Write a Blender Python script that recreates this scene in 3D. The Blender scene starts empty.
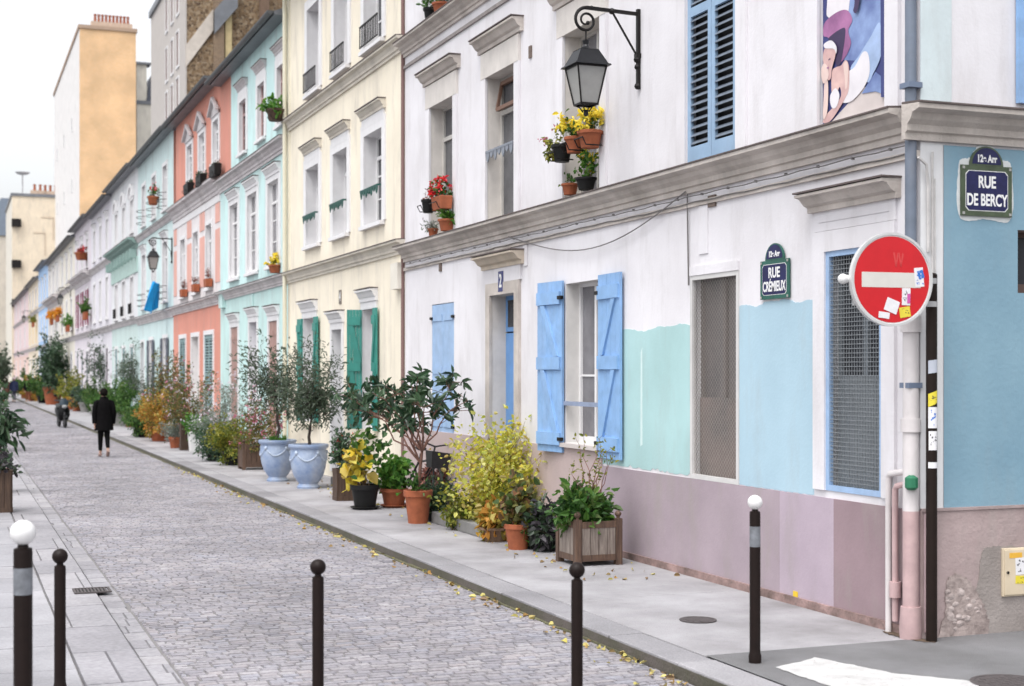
import bpy, bmesh, math, random
import numpy as np
from mathutils import Vector, Matrix
R = math.radians
rnd = random.Random(7)
SC = bpy.context.scene
COL = SC.collection

# ------------------------------------------------------------------ measured camera
H, F, CX, HY = 2.0, 1450.0, 512.0, 372.0        # eye height, focal length (px), centre column, horizon row
YAW = math.atan(561 / 1450)
SN, CS = math.sin(YAW), math.cos(YAW)
D = 6.78                                         # the street facade stands at x = D
def ray(px, py=HY):
    a = (px - CX) / F
    return SN + CS * a, CS - SN * a, (HY - py) / F
def G(px, py, z=0.0):                            # point on the ground seen at a picture position
    x, y, b = ray(px, py); t = (z - H) / b
    return Vector((x * t, y * t, z))
def FY(px, X=D):
    x, y, b = ray(px); return X * y / x
def FZ(px, py, X=D):
    x, y, b = ray(px, py); return H + b * X / x
def SX(px, Y):
    x, y, b = ray(px); return Y * x / y
def SZ(px, py, Y):
    x, y, b = ray(px, py); return H + b * Y / y

# ------------------------------------------------------------------ materials
MATS = {}
def nd(nt, t, **kw):
    n = nt.nodes.new(t)
    for k, v in kw.items(): setattr(n, k, v)
    return n
def M(name, col, rough=.6, var=.10, scale=2.5, bump=.0, bscale=60, metal=0., streak=0., spec=.5, tint=None, speck=0.):
    """principled surface with mottled colour, optional vertical dirt streaks and fine bump"""
    if name in MATS: return MATS[name]
    m = bpy.data.materials.new(name); m.use_nodes = True
    nt = m.node_tree; b = nt.nodes['Principled BSDF']; L = nt.links.new
    b.inputs['Roughness'].default_value = rough; b.inputs['Metallic'].default_value = metal
    b.inputs['Specular IOR Level'].default_value = spec
    tc = nd(nt, 'ShaderNodeTexCoord')
    n1 = nd(nt, 'ShaderNodeTexNoise'); n1.inputs['Scale'].default_value = scale; n1.inputs['Detail'].default_value = 7; n1.inputs['Roughness'].default_value = .62
    L(tc.outputs['Object'], n1.inputs['Vector'])
    r = nd(nt, 'ShaderNodeValToRGB')
    r.color_ramp.elements[0].position = .3; r.color_ramp.elements[1].position = .72
    lo = [c * (1 - var) for c in col]; hi = [min(.95, c * (1 + var * .6)) for c in col]
    if tint: lo = list(tint)
    r.color_ramp.elements[0].color = (*lo, 1); r.color_ramp.elements[1].color = (*hi, 1)
    L(n1.outputs['Fac'], r.inputs['Fac'])
    out = r.outputs['Color']
    if streak > 0:
        mp = nd(nt, 'ShaderNodeMapping'); mp.inputs['Scale'].default_value = (2.1, 2.1, .5)
        L(tc.outputs['Object'], mp.inputs['Vector'])
        n2 = nd(nt, 'ShaderNodeTexNoise'); n2.inputs['Scale'].default_value = 1.3; n2.inputs['Detail'].default_value = 8; n2.inputs['Roughness'].default_value = .7
        L(mp.outputs['Vector'], n2.inputs['Vector'])
        r2 = nd(nt, 'ShaderNodeValToRGB'); r2.color_ramp.elements[0].position = .5; r2.color_ramp.elements[1].position = .78
        r2.color_ramp.elements[0].color = (0, 0, 0, 1); r2.color_ramp.elements[1].color = (streak,) * 3 + (1,)
        L(n2.outputs['Fac'], r2.inputs['Fac'])
        mx = nd(nt, 'ShaderNodeMix', data_type='RGBA'); mx.inputs['B'].default_value = (.30, .27, .25, 1)
        L(r2.outputs['Color'], mx.inputs['Factor']); L(out, mx.inputs['A']); out = mx.outputs['Result']
    if speck > 0:
        n4 = nd(nt, 'ShaderNodeTexNoise'); n4.inputs['Scale'].default_value = 38; n4.inputs['Detail'].default_value = 3
        L(tc.outputs['Object'], n4.inputs['Vector'])
        r4 = nd(nt, 'ShaderNodeValToRGB'); r4.color_ramp.elements[0].position = .62; r4.color_ramp.elements[1].position = .74
        r4.color_ramp.elements[0].color = (0, 0, 0, 1); r4.color_ramp.elements[1].color = (speck,) * 3 + (1,)
        L(n4.outputs['Fac'], r4.inputs['Fac'])
        mx = nd(nt, 'ShaderNodeMix', data_type='RGBA'); mx.inputs['B'].default_value = (.16, .13, .12, 1)
        L(r4.outputs['Color'], mx.inputs['Factor']); L(out, mx.inputs['A']); out = mx.outputs['Result']
    L(out, b.inputs['Base Color'])
    if bump > 0:
        n3 = nd(nt, 'ShaderNodeTexNoise'); n3.inputs['Scale'].default_value = bscale; n3.inputs['Detail'].default_value = 5
        L(tc.outputs['Object'], n3.inputs['Vector'])
        bp = nd(nt, 'ShaderNodeBump'); bp.inputs['Strength'].default_value = bump; bp.inputs['Distance'].default_value = .02
        L(n3.outputs['Fac'], bp.inputs['Height']); L(bp.outputs['Normal'], b.inputs['Normal'])
    MATS[name] = m; return m
def wood(name, col, dark, rough=.7):
    if name in MATS: return MATS[name]
    m = bpy.data.materials.new(name); m.use_nodes = True
    nt = m.node_tree; b = nt.nodes['Principled BSDF']; L = nt.links.new
    b.inputs['Roughness'].default_value = rough
    tc = nd(nt, 'ShaderNodeTexCoord'); mp = nd(nt, 'ShaderNodeMapping'); mp.inputs['Scale'].default_value = (26, 26, 2.2)
    L(tc.outputs['Object'], mp.inputs['Vector'])
    n = nd(nt, 'ShaderNodeTexNoise'); n.inputs['Scale'].default_value = 1.5; n.inputs['Detail'].default_value = 8; n.inputs['Roughness'].default_value = .7
    L(mp.outputs['Vector'], n.inputs['Vector'])
    r = nd(nt, 'ShaderNodeValToRGB'); r.color_ramp.elements[0].position = .35; r.color_ramp.elements[1].position = .68
    r.color_ramp.elements[0].color = (*dark, 1); r.color_ramp.elements[1].color = (*col, 1)
    L(n.outputs['Fac'], r.inputs['Fac']); L(r.outputs['Color'], b.inputs['Base Color'])
    bp = nd(nt, 'ShaderNodeBump'); bp.inputs['Strength'].default_value = .4; bp.inputs['Distance'].default_value = .01
    L(n.outputs['Fac'], bp.inputs['Height']); L(bp.outputs['Normal'], b.inputs['Normal'])
    MATS[name] = m; return m
def leafmat(name, cols, trans=.3, rough=.5):
    """each leaf (mesh island) takes its own colour from a ramp"""
    if name in MATS: return MATS[name]
    m = bpy.data.materials.new(name); m.use_nodes = True
    nt = m.node_tree; b = nt.nodes['Principled BSDF']; L = nt.links.new; out = nt.nodes['Material Output']
    g = nd(nt, 'ShaderNodeNewGeometry'); r = nd(nt, 'ShaderNodeValToRGB')
    cr = r.color_ramp; n = len(cols)
    while len(cr.elements) < n: cr.elements.new(.5)
    for i, c in enumerate(cols):
        cr.elements[i].position = i / max(1, n - 1); cr.elements[i].color = (*c, 1)
    L(g.outputs['Random Per Island'], r.inputs['Fac']); L(r.outputs['Color'], b.inputs['Base Color'])
    b.inputs['Roughness'].default_value = rough
    t = nd(nt, 'ShaderNodeBsdfTranslucent'); L(r.outputs['Color'], t.inputs['Color'])
    mx = nd(nt, 'ShaderNodeMixShader'); mx.inputs['Fac'].default_value = trans
    L(b.outputs['BSDF'], mx.inputs[1]); L(t.outputs['BSDF'], mx.inputs[2]); L(mx.outputs['Shader'], out.inputs['Surface'])
    MATS[name] = m; return m
def islandmat(name, cols, rough=.7, bump=.3, bscale=45, mott=.25, dirt=0.):
    """stone units: per-unit colour, mottling and bump"""
    m = bpy.data.materials.new(name); m.use_nodes = True
    nt = m.node_tree; b = nt.nodes['Principled BSDF']; L = nt.links.new
    g = nd(nt, 'ShaderNodeNewGeometry'); r = nd(nt, 'ShaderNodeValToRGB'); cr = r.color_ramp
    while len(cr.elements) < len(cols): cr.elements.new(.5)
    for i, c in enumerate(cols): cr.elements[i].position = i / (len(cols) - 1); cr.elements[i].color = (*c, 1)
    L(g.outputs['Random Per Island'], r.inputs['Fac'])
    tc = nd(nt, 'ShaderNodeTexCoord'); n = nd(nt, 'ShaderNodeTexNoise'); n.inputs['Scale'].default_value = bscale; n.inputs['Detail'].default_value = 6
    L(tc.outputs['Object'], n.inputs['Vector'])
    mr = nd(nt, 'ShaderNodeMapRange'); mr.inputs['From Min'].default_value = .3; mr.inputs['From Max'].default_value = .7
    mr.inputs['To Min'].default_value = 1 - mott; mr.inputs['To Max'].default_value = 1 + mott * .5
    L(n.outputs['Fac'], mr.inputs['Value'])
    mx = nd(nt, 'ShaderNodeMix', data_type='RGBA', blend_type='MULTIPLY'); mx.inputs['Factor'].default_value = 1
    L(r.outputs['Color'], mx.inputs['A']); L(mr.outputs['Result'], mx.inputs['B'])
    out = mx.outputs['Result']
    n2 = nd(nt, 'ShaderNodeTexNoise'); n2.inputs['Scale'].default_value = .55; n2.inputs['Detail'].default_value = 8; n2.inputs['Roughness'].default_value = .65
    L(tc.outputs['Object'], n2.inputs['Vector'])
    mr2 = nd(nt, 'ShaderNodeMapRange'); mr2.inputs['From Min'].default_value = .35; mr2.inputs['From Max'].default_value = .65
    mr2.inputs['To Min'].default_value = .72; mr2.inputs['To Max'].default_value = 1.12
    L(n2.outputs['Fac'], mr2.inputs['Value'])
    mx2 = nd(nt, 'ShaderNodeMix', data_type='RGBA', blend_type='MULTIPLY'); mx2.inputs['Factor'].default_value = 1
    L(out, mx2.inputs['A']); L(mr2.outputs['Result'], mx2.inputs['B'])
    L(mx2.outputs['Result'], b.inputs['Base Color'])
    b.inputs['Roughness'].default_value = rough
    bp = nd(nt, 'ShaderNodeBump'); bp.inputs['Strength'].default_value = bump; bp.inputs['Distance'].default_value = .015
    L(n.outputs['Fac'], bp.inputs['Height']); L(bp.outputs['Normal'], b.inputs['Normal'])
    return m
def glassmat(name, col, rough=.08):
    return M(name, col, .22, var=.45, scale=1.6, spec=.22)
def rubblemat(name):
    m = bpy.data.materials.new(name); m.use_nodes = True
    nt = m.node_tree; b = nt.nodes['Principled BSDF']; L = nt.links.new
    tc = nd(nt, 'ShaderNodeTexCoord'); v = nd(nt, 'ShaderNodeTexVoronoi'); v.inputs['Scale'].default_value = 8.5
    L(tc.outputs['Object'], v.inputs['Vector'])
    sx = nd(nt, 'ShaderNodeSeparateColor'); L(v.outputs['Color'], sx.inputs['Color'])
    r = nd(nt, 'ShaderNodeValToRGB'); cr = r.color_ramp
    cols = [(.07, .04, .025), (.20, .125, .065), (.27, .18, .10), (.38, .29, .19)]
    while len(cr.elements) < 4: cr.elements.new(.5)
    for i, c in enumerate(cols): cr.elements[i].position = i / 3; cr.elements[i].color = (*c, 1)
    L(sx.outputs['Red'], r.inputs['Fac'])
    v2 = nd(nt, 'ShaderNodeTexVoronoi', feature='DISTANCE_TO_EDGE'); v2.inputs['Scale'].default_value = 8.5
    L(tc.outputs['Object'], v2.inputs['Vector'])
    r2 = nd(nt, 'ShaderNodeValToRGB'); r2.color_ramp.elements[0].position = .02; r2.color_ramp.elements[1].position = .07
    L(v2.outputs['Distance'], r2.inputs['Fac'])
    mx = nd(nt, 'ShaderNodeMix', data_type='RGBA'); mx.inputs['A'].default_value = (.34, .265, .185, 1)
    L(r2.outputs['Color'], mx.inputs['Factor']); L(r.outputs['Color'], mx.inputs['B'])
    L(mx.outputs['Result'], b.inputs['Base Color']); b.inputs['Roughness'].default_value = .9
    bp = nd(nt, 'ShaderNodeBump'); bp.inputs['Distance'].default_value = .05; L(r2.outputs['Color'], bp.inputs['Height']); L(bp.outputs['Normal'], b.inputs['Normal'])
    return m
def brickmat(name, c1, c2, mortar, scale=1., w=.22, h=.075, axes='XZ'):
    m = bpy.data.materials.new(name); m.use_nodes = True
    nt = m.node_tree; b = nt.nodes['Principled BSDF']; L = nt.links.new
    tc = nd(nt, 'ShaderNodeTexCoord'); sp = nd(nt, 'ShaderNodeSeparateXYZ'); cb = nd(nt, 'ShaderNodeCombineXYZ')
    L(tc.outputs['Object'], sp.inputs['Vector'])
    L(sp.outputs[axes[0]], cb.inputs['X']); L(sp.outputs[axes[1]], cb.inputs['Y'])
    k = nd(nt, 'ShaderNodeTexBrick'); k.inputs['Scale'].default_value = scale
    k.inputs['Brick Width'].default_value = w; k.inputs['Row Height'].default_value = h; k.inputs['Mortar Size'].default_value = .008
    k.inputs['Color1'].default_value = (*c1, 1); k.inputs['Color2'].default_value = (*c2, 1); k.inputs['Mortar'].default_value = (*mortar, 1)
    L(cb.outputs['Vector'], k.inputs['Vector'])
    n = nd(nt, 'ShaderNodeTexNoise'); n.inputs['Scale'].default_value = .45; n.inputs['Detail'].default_value = 6; L(tc.outputs['Object'], n.inputs['Vector'])
    mr = nd(nt, 'ShaderNodeMapRange'); mr.inputs['From Min'].default_value = .3; mr.inputs['From Max'].default_value = .7; mr.inputs['To Min'].default_value = .82; mr.inputs['To Max'].default_value = 1.1
    L(n.outputs['Fac'], mr.inputs['Value'])
    mx = nd(nt, 'ShaderNodeMix', data_type='RGBA', blend_type='MULTIPLY'); mx.inputs['Factor'].default_value = 1
    L(k.outputs['Color'], mx.inputs['A']); L(mr.outputs['Result'], mx.inputs['B']); L(mx.outputs['Result'], b.inputs['Base Color'])
    b.inputs['Roughness'].default_value = .85
    return m

# ------------------------------------------------------------------ mesh builder
def TS(v): return (-v[1], v[0], v[2])            # wall frame (along, outward, up) -> street facade facing -x
def TB(v): return (v[0], -v[1], v[2])            # -> side facade facing -y
class MB:
    def __init__(s, T=None): s.v = []; s.f = []; s.m = []; s.T = T; s.mi = 0; s.flip = (T is TB)
    def add(s, vs, fs):
        o = len(s.v)
        s.v += [s.T(v) for v in vs] if s.T else [tuple(v) for v in vs]
        for f in fs:
            f = [o + i for i in f]
            if s.flip: f.reverse()
            s.f.append(f); s.m.append(s.mi)
        return s
    def box(s, a0, a1, b0, b1, c0, c1):
        if a0 > a1: a0, a1 = a1, a0
        if b0 > b1: b0, b1 = b1, b0
        if c0 > c1: c0, c1 = c1, c0
        vs = [(a0, b0, c0), (a1, b0, c0), (a1, b1, c0), (a0, b1, c0), (a0, b0, c1), (a1, b0, c1), (a1, b1, c1), (a0, b1, c1)]
        return s.add(vs, [(3, 2, 1, 0), (4, 5, 6, 7), (0, 1, 5, 4), (1, 2, 6, 5), (2, 3, 7, 6), (3, 0, 4, 7)])
    def quad(s, *p): return s.add(p, [tuple(range(len(p)))])
    def mbox(s, mat, sx, sy, sz):                # box of half sizes through a matrix
        vs = [mat @ Vector((x * sx, y * sy, z * sz)) for z in (-1, 1) for x, y in ((-1, -1), (1, -1), (1, 1), (-1, 1))]
        return s.add(vs, [(3, 2, 1, 0), (4, 5, 6, 7), (0, 1, 5, 4), (1, 2, 6, 5), (2, 3, 7, 6), (3, 0, 4, 7)])
    def bar(s, p, q, w, t=None, up=(0, 0, 1)):   # rectangular bar between two points
        p = Vector(p); q = Vector(q); t = t or w; d = (q - p); L = d.length; d.normalize()
        u = Vector(up)
        if abs(d.dot(u)) > .98: u = Vector((1, 0, 0))
        a = d.cross(u).normalized(); b = a.cross(d)
        mat = Matrix(((a.x, b.x, d.x, (p.x + q.x) / 2), (a.y, b.y, d.y, (p.y + q.y) / 2), (a.z, b.z, d.z, (p.z + q.z) / 2), (0, 0, 0, 1)))
        return s.mbox(mat, w / 2, t / 2, L / 2)
    def tube(s, pts, r, n=8, cap=True):
        pts = [Vector(p) for p in pts]; k = len(pts)
        rr = r if hasattr(r, '__len__') else [r] * k
        vs = []; a = None
        for i in range(k):
            d = (pts[min(i + 1, k - 1)] - pts[max(i - 1, 0)]).normalized()
            if a is None: a = d.orthogonal().normalized()
            else:
                a = a - d * a.dot(d)
                a = a.normalized() if a.length > 1e-5 else d.orthogonal().normalized()
            b = d.cross(a)
            for j in range(n):
                t = 2 * math.pi * j / n
                vs.append(pts[i] + (a * math.cos(t) + b * math.sin(t)) * rr[i])
        fs = [(i * n + j, i * n + (j + 1) % n, (i + 1) * n + (j + 1) % n, (i + 1) * n + j) for i in range(k - 1) for j in range(n)]
        if cap: fs += [tuple(reversed(range(n))), tuple((k - 1) * n + j for j in range(n))]
        return s.add(vs, fs)
    def lathe(s, prof, c=(0, 0, 0), n=24, sx=1, sy=1, cap=True):
        vs = []; k = len(prof)
        for r, z in prof:
            for j in range(n):
                t = 2 * math.pi * j / n
                vs.append((c[0] + r * math.cos(t) * sx, c[1] + r * math.sin(t) * sy, c[2] + z))
        fs = [(i * n + j, i * n + (j + 1) % n, (i + 1) * n + (j + 1) % n, (i + 1) * n + j) for i in range(k - 1) for j in range(n)]
        if cap: fs += [tuple(reversed(range(n))), tuple((k - 1) * n + j for j in range(n))]
        return s.add(vs, fs)
    def frustum(s, c, w0, w1, h, d0=None, d1=None):   # tapered square block, base centre c
        d0 = d0 or w0; d1 = d1 or w1; x, y, z = c
        vs = [(x + a * w / 2, y + b * d / 2, zz) for w, d, zz in ((w0, d0, z), (w1, d1, z + h)) for a, b in ((-1, -1), (1, -1), (1, 1), (-1, 1))]
        return s.add(vs, [(3, 2, 1, 0), (4, 5, 6, 7), (0, 1, 5, 4), (1, 2, 6, 5), (2, 3, 7, 6), (3, 0, 4, 7)])
    def sphere(s, c, r, n=16, sx=1, sy=1, sz=1):
        k = n // 2; prof = [(max(1e-4, r * math.sin(math.pi * i / k)), -r * math.cos(math.pi * i / k) * sz) for i in range(k + 1)]
        return s.lathe(prof, c, n, sx, sy)
    def prism(s, poly, d0, d1):                  # polygon in the wall plane (u,z), extruded in d
        n = len(poly)
        vs = [(u, d0, z) for u, z in poly] + [(u, d1, z) for u, z in poly]
        fs = [tuple(range(n)), tuple(reversed(range(n, 2 * n)))] + [(i, i + n, (i + 1) % n + n, (i + 1) % n) for i in range(n)]
        return s.add(vs, fs)
    def extr(s, prof, u0, u1):                   # profile (d,z) swept along u
        n = len(prof)
        vs = [(u0, d, z) for d, z in prof] + [(u1, d, z) for d, z in prof]
        fs = [tuple(range(n)), tuple(reversed(range(n, 2 * n)))] + [(i, i + n, (i + 1) % n + n, (i + 1) % n) for i in range(n)]
        return s.add(vs, fs)
    def build(s, name, mat, parent=None, smooth=False, bevel=0, loc=None, fix=True):
        me = bpy.data.meshes.new(name); me.from_pydata(s.v, [], s.f)
        for m in (mat if isinstance(mat, (list, tuple)) else [mat]): me.materials.append(m)
        if isinstance(mat, (list, tuple)): me.polygons.foreach_set('material_index', s.m)
        if fix:
            bm = bmesh.new(); bm.from_mesh(me); bmesh.ops.recalc_face_normals(bm, faces=bm.faces); bm.to_mesh(me); bm.free()
        if smooth:
            me.polygons.foreach_set('use_smooth', [True] * len(me.polygons))
            try: me.set_sharp_from_angle(angle=R(40))
            except Exception: pass
        o = bpy.data.objects.new(name, me); COL.objects.link(o)
        if parent: o.parent = parent
        if loc: o.location = loc
        if bevel:
            b = o.modifiers.new('bevel', 'BEVEL'); b.width = bevel; b.segments = 2; b.limit_method = 'ANGLE'; b.angle_limit = R(35)
        return o
def tag(o, label, cat, group=None, kind=None):
    if label: o['label'] = label
    if cat: o['category'] = cat
    if group: o['group'] = group
    if kind: o['kind'] = kind
    return o
def thing(name, label, cat, loc=(0, 0, 0), rz=0, group=None):
    o = bpy.data.objects.new(name, None); COL.objects.link(o)
    o.location = loc; o.rotation_euler = (0, 0, rz); o.empty_display_size = .1
    return tag(o, label, cat, group)
def struct(name, mb, mat, **kw):
    o = mb.build(name, mat, **kw); o['kind'] = 'structure'; return o
def copy_tree(o, parent=None):
    c = o.copy(); COL.objects.link(c)
    if parent: c.parent = parent
    for ch in list(o.children): copy_tree(ch, c)
    return c
def text(name, s, size, mat, parent, mtx, sx=1., depth=.002, bold=0., fit=0.):
    cu = bpy.data.curves.new(name, 'FONT'); cu.body = s; cu.size = size; cu.align_x = 'CENTER'; cu.align_y = 'CENTER'
    cu.extrude = depth; cu.offset = bold
    o = bpy.data.objects.new('tmp', cu); COL.objects.link(o)
    dg = bpy.context.evaluated_depsgraph_get(); me = bpy.data.meshes.new_from_object(o.evaluated_get(dg))
    bpy.data.objects.remove(o); bpy.data.curves.remove(cu)
    if fit:
        xs = [v.co.x for v in me.vertices]; sx = fit / (max(xs) - min(xs))
    me.transform(mtx @ Matrix.Diagonal((sx, 1, 1, 1)))
    me.materials.clear(); me.materials.append(mat)
    ob = bpy.data.objects.new(name, me); COL.objects.link(ob); ob.parent = parent
    return ob

# ------------------------------------------------------------------ foliage
def leaf_mesh(name, P, N, L, W, mat, parent, rng, fold=.25):
    n = len(P); P = np.asarray(P, float); N = np.asarray(N, float)
    N /= np.linalg.norm(N, axis=1)[:, None] + 1e-9
    q = rng.normal(size=(n, 3)); q[:, 2] += .9
    S = np.cross(N, q); S /= np.linalg.norm(S, axis=1)[:, None] + 1e-9
    U = np.cross(S, N)
    q_ = rng.random(n); l = (L * (.45 + .95 * q_))[:, None]; w = (W * (.45 + .65 * q_ + .3 * rng.random(n)))[:, None]
    m1 = P + N * l * .3; m2 = P + N * l * .68 - U * l * .05
    tip = P + N * l - U * l * .16
    V = np.stack([P, m1 + S * w * .46 + U * w * fold, m2 + S * w * .40 + U * w * fold, tip, m2 - S * w * .40 + U * w * fold, m1 - S * w * .46 + U * w * fold], 1).reshape(-1, 3)
    me = bpy.data.meshes.new(name)
    i = np.arange(n)[:, None] * 6
    faces = np.concatenate([i + np.array([[0, 1, 2, 3]]), i + np.array([[0, 3, 4, 5]])], 0)
    me.from_pydata(V.tolist(), [], faces.tolist()); me.materials.append(mat)
    o = bpy.data.objects.new(name, me); COL.objects.link(o); o.parent = parent
    return o
def stems(rng, bases, C, Rr, n, wob=.12, lift=.12):
    out = []
    for i in range(n):
        b = np.array(bases[i % len(bases)], float)
        d = rng.normal(size=3); d /= np.linalg.norm(d); rad = rng.random() ** .4
        T = np.array(C) + d * rad * np.array(Rr)
        c1 = b + (T - b) * .45 + np.array([0, 0, lift * abs(T[2] - b[2])]) * .5
        ts = np.linspace(0, 1, 7)[:, None]
        p = b * (1 - ts) ** 2 + 2 * c1 * ts * (1 - ts) + T * ts ** 2
        ln = np.linalg.norm(T - b)
        p[1:] += rng.normal(size=(6, 3)) * wob * ln * .2
        out.append(p)
    return out
def foliage(rng, st, n, t0=.4, spread=.04, droop=0., out=.6):
    P = []; N = []
    for k in range(n):
        p = st[rng.integers(len(st))]
        t = (t0 + (1 - t0) * rng.random() ** .7) * (len(p) - 1); i = min(int(t), len(p) - 2); f = t - i
        pos = p[i] * (1 - f) + p[i + 1] * f
        tan = p[i + 1] - p[i]; tan /= np.linalg.norm(tan) + 1e-9
        P.append(pos + rng.normal(size=3) * spread)
        N.append(tan * out + rng.normal(size=3) * .55 + np.array([0, 0, -droop]))
    return P, N
# ------------------------------------------------------------------ ground
asphalt = M('asphalt', (.13, .13, .135), .85, .3, 3, .5, 90, speck=.3)
mb = MB(); mb.quad((-300, -60, -.14), (300, -60, -.14), (300, 500, -.14), (-300, 500, -.14))
struct('ground', mb, asphalt)
# cobbled road: one sheet of joints with every sett standing in it
joint = M('sett_joint', (.20, .19, .19), .9, .3, 3); slabj = M('slab_joint', (.22, .21, .21), .9, .3, 3)
mb = MB(); mb.quad((1.47, 3, -.112), (4.656, 3, -.112), (4.656, 190, -.112), (1.47, 190, -.112))
struct('road_bed', mb, joint)
def setts(name, X0, X1, Y0, Y1, ln, row, mat, z, seed, jit=.004, gp=.004):
    g = random.Random(seed); V = []; Fc = []
    y = Y0
    while y < Y1:
        rw = row * (1 + g.uniform(-.1, .1)); x = X0 - g.random() * ln; sag = 0
        while x < X1:
            w = ln * g.uniform(.82, 1.2); a, b = max(x, X0), min(x + w, X1)
            if b - a > .03:
                c, d = y + gp, y + rw - gp; a2, b2 = a + gp, b - gp; o = len(V)
                zz = z + g.uniform(-jit, jit); k = .007
                tl = [g.uniform(-.002, .002) for _ in range(4)]
                jx = [g.uniform(-.006, .006) * min(1, gp / .004) for _ in range(8)]
                V += [(a2 + jx[0], c + jx[1], z - .03), (b2 + jx[2], c + jx[3], z - .03), (b2 + jx[4], d + jx[5], z - .03), (a2 + jx[6], d + jx[7], z - .03),
                      (a2 + k + jx[0], c + k + jx[1], zz + tl[0]), (b2 - k + jx[2], c + k + jx[3], zz + tl[1]), (b2 - k + jx[4], d - k + jx[5], zz + tl[2]), (a2 + k + jx[6], d - k + jx[7], zz + tl[3])]
                Fc += [(o + 4, o + 5, o + 6, o + 7), (o, o + 1, o + 5, o + 4), (o + 1, o + 2, o + 6, o + 5), (o + 2, o + 3, o + 7, o + 6), (o + 3, o, o + 4, o + 7)]
            x += w
        y += rw
    me = bpy.data.meshes.new(name); me.from_pydata(V, [], Fc); me.materials.append(mat)
    o = bpy.data.objects.new(name, me); COL.objects.link(o); o['kind'] = 'structure'
    return o
sett = islandmat('sett_stone', [(.22, .21, .235), (.305, .29, .315), (.33, .31, .325), (.26, .245, .27), (.345, .315, .325), (.30, .295, .335), (.28, .265, .285), (.37, .35, .37)], .62, .6, 30, .28)
setts('road', 1.48, 4.65, 5.5, 110, .135, .088, sett, -.1, 3, .0025)
mb = MB(); mb.quad((1.48, 110, -.104), (4.65, 110, -.104), (4.65, 190, -.104), (1.48, 190, -.104))
struct('far_road', mb, M('far_setts', (.25, .235, .24), .7, .15, 3))
gut = islandmat('gutter_stone', [(.27, .26, .28), (.31, .30, .32), (.35, .335, .35)], .65, .4, 25, .2)
mb = MB(); mb.quad((.82, 3, -.116), (1.48, 3, -.116), (1.48, 190, -.116), (.82, 190, -.116)); struct('gutter_bed', mb, slabj)
setts('gutter', 1.285, 1.47, 5.5, 150, .4, .34, gut, -.098, 8, .002, .002)
setts('kerb_slabs', .825, 1.275, 5.5, 150, .9, 1.15, gut, -.07, 9, .002, .002)
# pavements
conc = M('pavement_concrete', (.365, .355, .372), .8, .16, 1.1, .45, 80, speck=.55, tint=(.215, .205, .212))
flag = islandmat('flagstone', [(.29, .285, .305), (.325, .32, .34), (.36, .35, .37)], .75, .35, 60, .16)
setts('left_pavement', -1.6, .815, 5.5, 150, .62, 1.0, flag, -.06, 12, .0015, .002)
mb = MB(); mb.quad((-1.6, 3, -.075), (.82, 3, -.075), (.82, 190, -.075), (-1.6, 190, -.075)); struct('left_pavement_bed', mb, slabj)
# right pavement in poured bays with joints
mb = MB(); y = 9.04; g = random.Random(2)
while y < 190:
    e = y + (2.6 if y < 60 else 12)
    mb.box(4.965, D + .1, y + .006, e - .006, -.13, 0); y = e
struct('pavement', mb, conc, bevel=.006)
mb = MB(); mb.quad((4.66, 9.04, -.01), (D + .1, 9.04, -.01), (D + .1, 190, -.01), (4.66, 190, -.01)); struct('pavement_joint', mb, M('dark_joint', (.09, .09, .085), .9))
kstone = islandmat('kerb_granite', [(.25, .24, .255), (.29, .28, .295), (.33, .32, .335)], .7, .4, 70, .25)
mb = MB(); y = 5.6
while y < 190:
    e = y + g.uniform(.9, 1.25) * (1 if y < 60 else 4)
    mb.box(4.656 + g.uniform(0, .006), 4.955, y + .006, e - .006, -.16, .002 + g.uniform(-.006, .003)); y = e
struct('kerb', mb, kstone, bevel=.012)
# dark mossy foot of the kerb
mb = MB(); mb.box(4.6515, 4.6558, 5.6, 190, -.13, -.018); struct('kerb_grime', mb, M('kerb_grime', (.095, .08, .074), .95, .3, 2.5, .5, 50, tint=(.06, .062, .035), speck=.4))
mb = MB(); y = 9.5
while y < 120:
    e = y + .7
    mb.box(4.615 + g.uniform(0, .03), 4.654, y, e, -.13, -.093 + g.uniform(0, .012)); y = e
struct('kerb_moss', mb, M('moss', (.13, .125, .07), .95, .45, 9, .6, 60))
# asphalt pavement round the corner (rue de Bercy side)
mb = MB(); mb.quad((4.96, 5.2, .003), (60, 5.2, .003), (60, 9.035, .003), (4.96, 9.035, .003))
struct('corner_pavement', mb, M('corner_asphalt', (.175, .173, .18), .85, .22, 1.6, .5, 130, speck=.35, tint=(.12, .118, .12)))
# mural of white crossing paint on the dropped pavement
P1, P2, P3, P4 = G(775.5, 668.5), G(816, 658.5), G(891, 673.8), G(980, 683)
g = random.Random(5)
def rough_poly(pts, step=.05, j=.012):
    out = []
    for i, p in enumerate(pts):
        q = pts[(i + 1) % len(pts)]; n = max(1, int((Vector(q) - Vector(p)).length / step))
        for k in range(n):
            t = k / n; out.append((p[0] + (q[0] - p[0]) * t + g.uniform(-j, j), p[1] + (q[1] - p[1]) * t + g.uniform(-j, j)))
    return out
P5, P6 = G(985, 720), G(838, 690)
mb = MB(); pp = rough_poly([P1, P2, P3, P4, P5, P6]); mb.add([(x, y, .0075) for x, y in pp], [tuple(range(len(pp)))])
struct('crossing_paint', mb, M('road_paint', (.58, .57, .565), .8, .25, 5, .6, 160, speck=.6))
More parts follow.
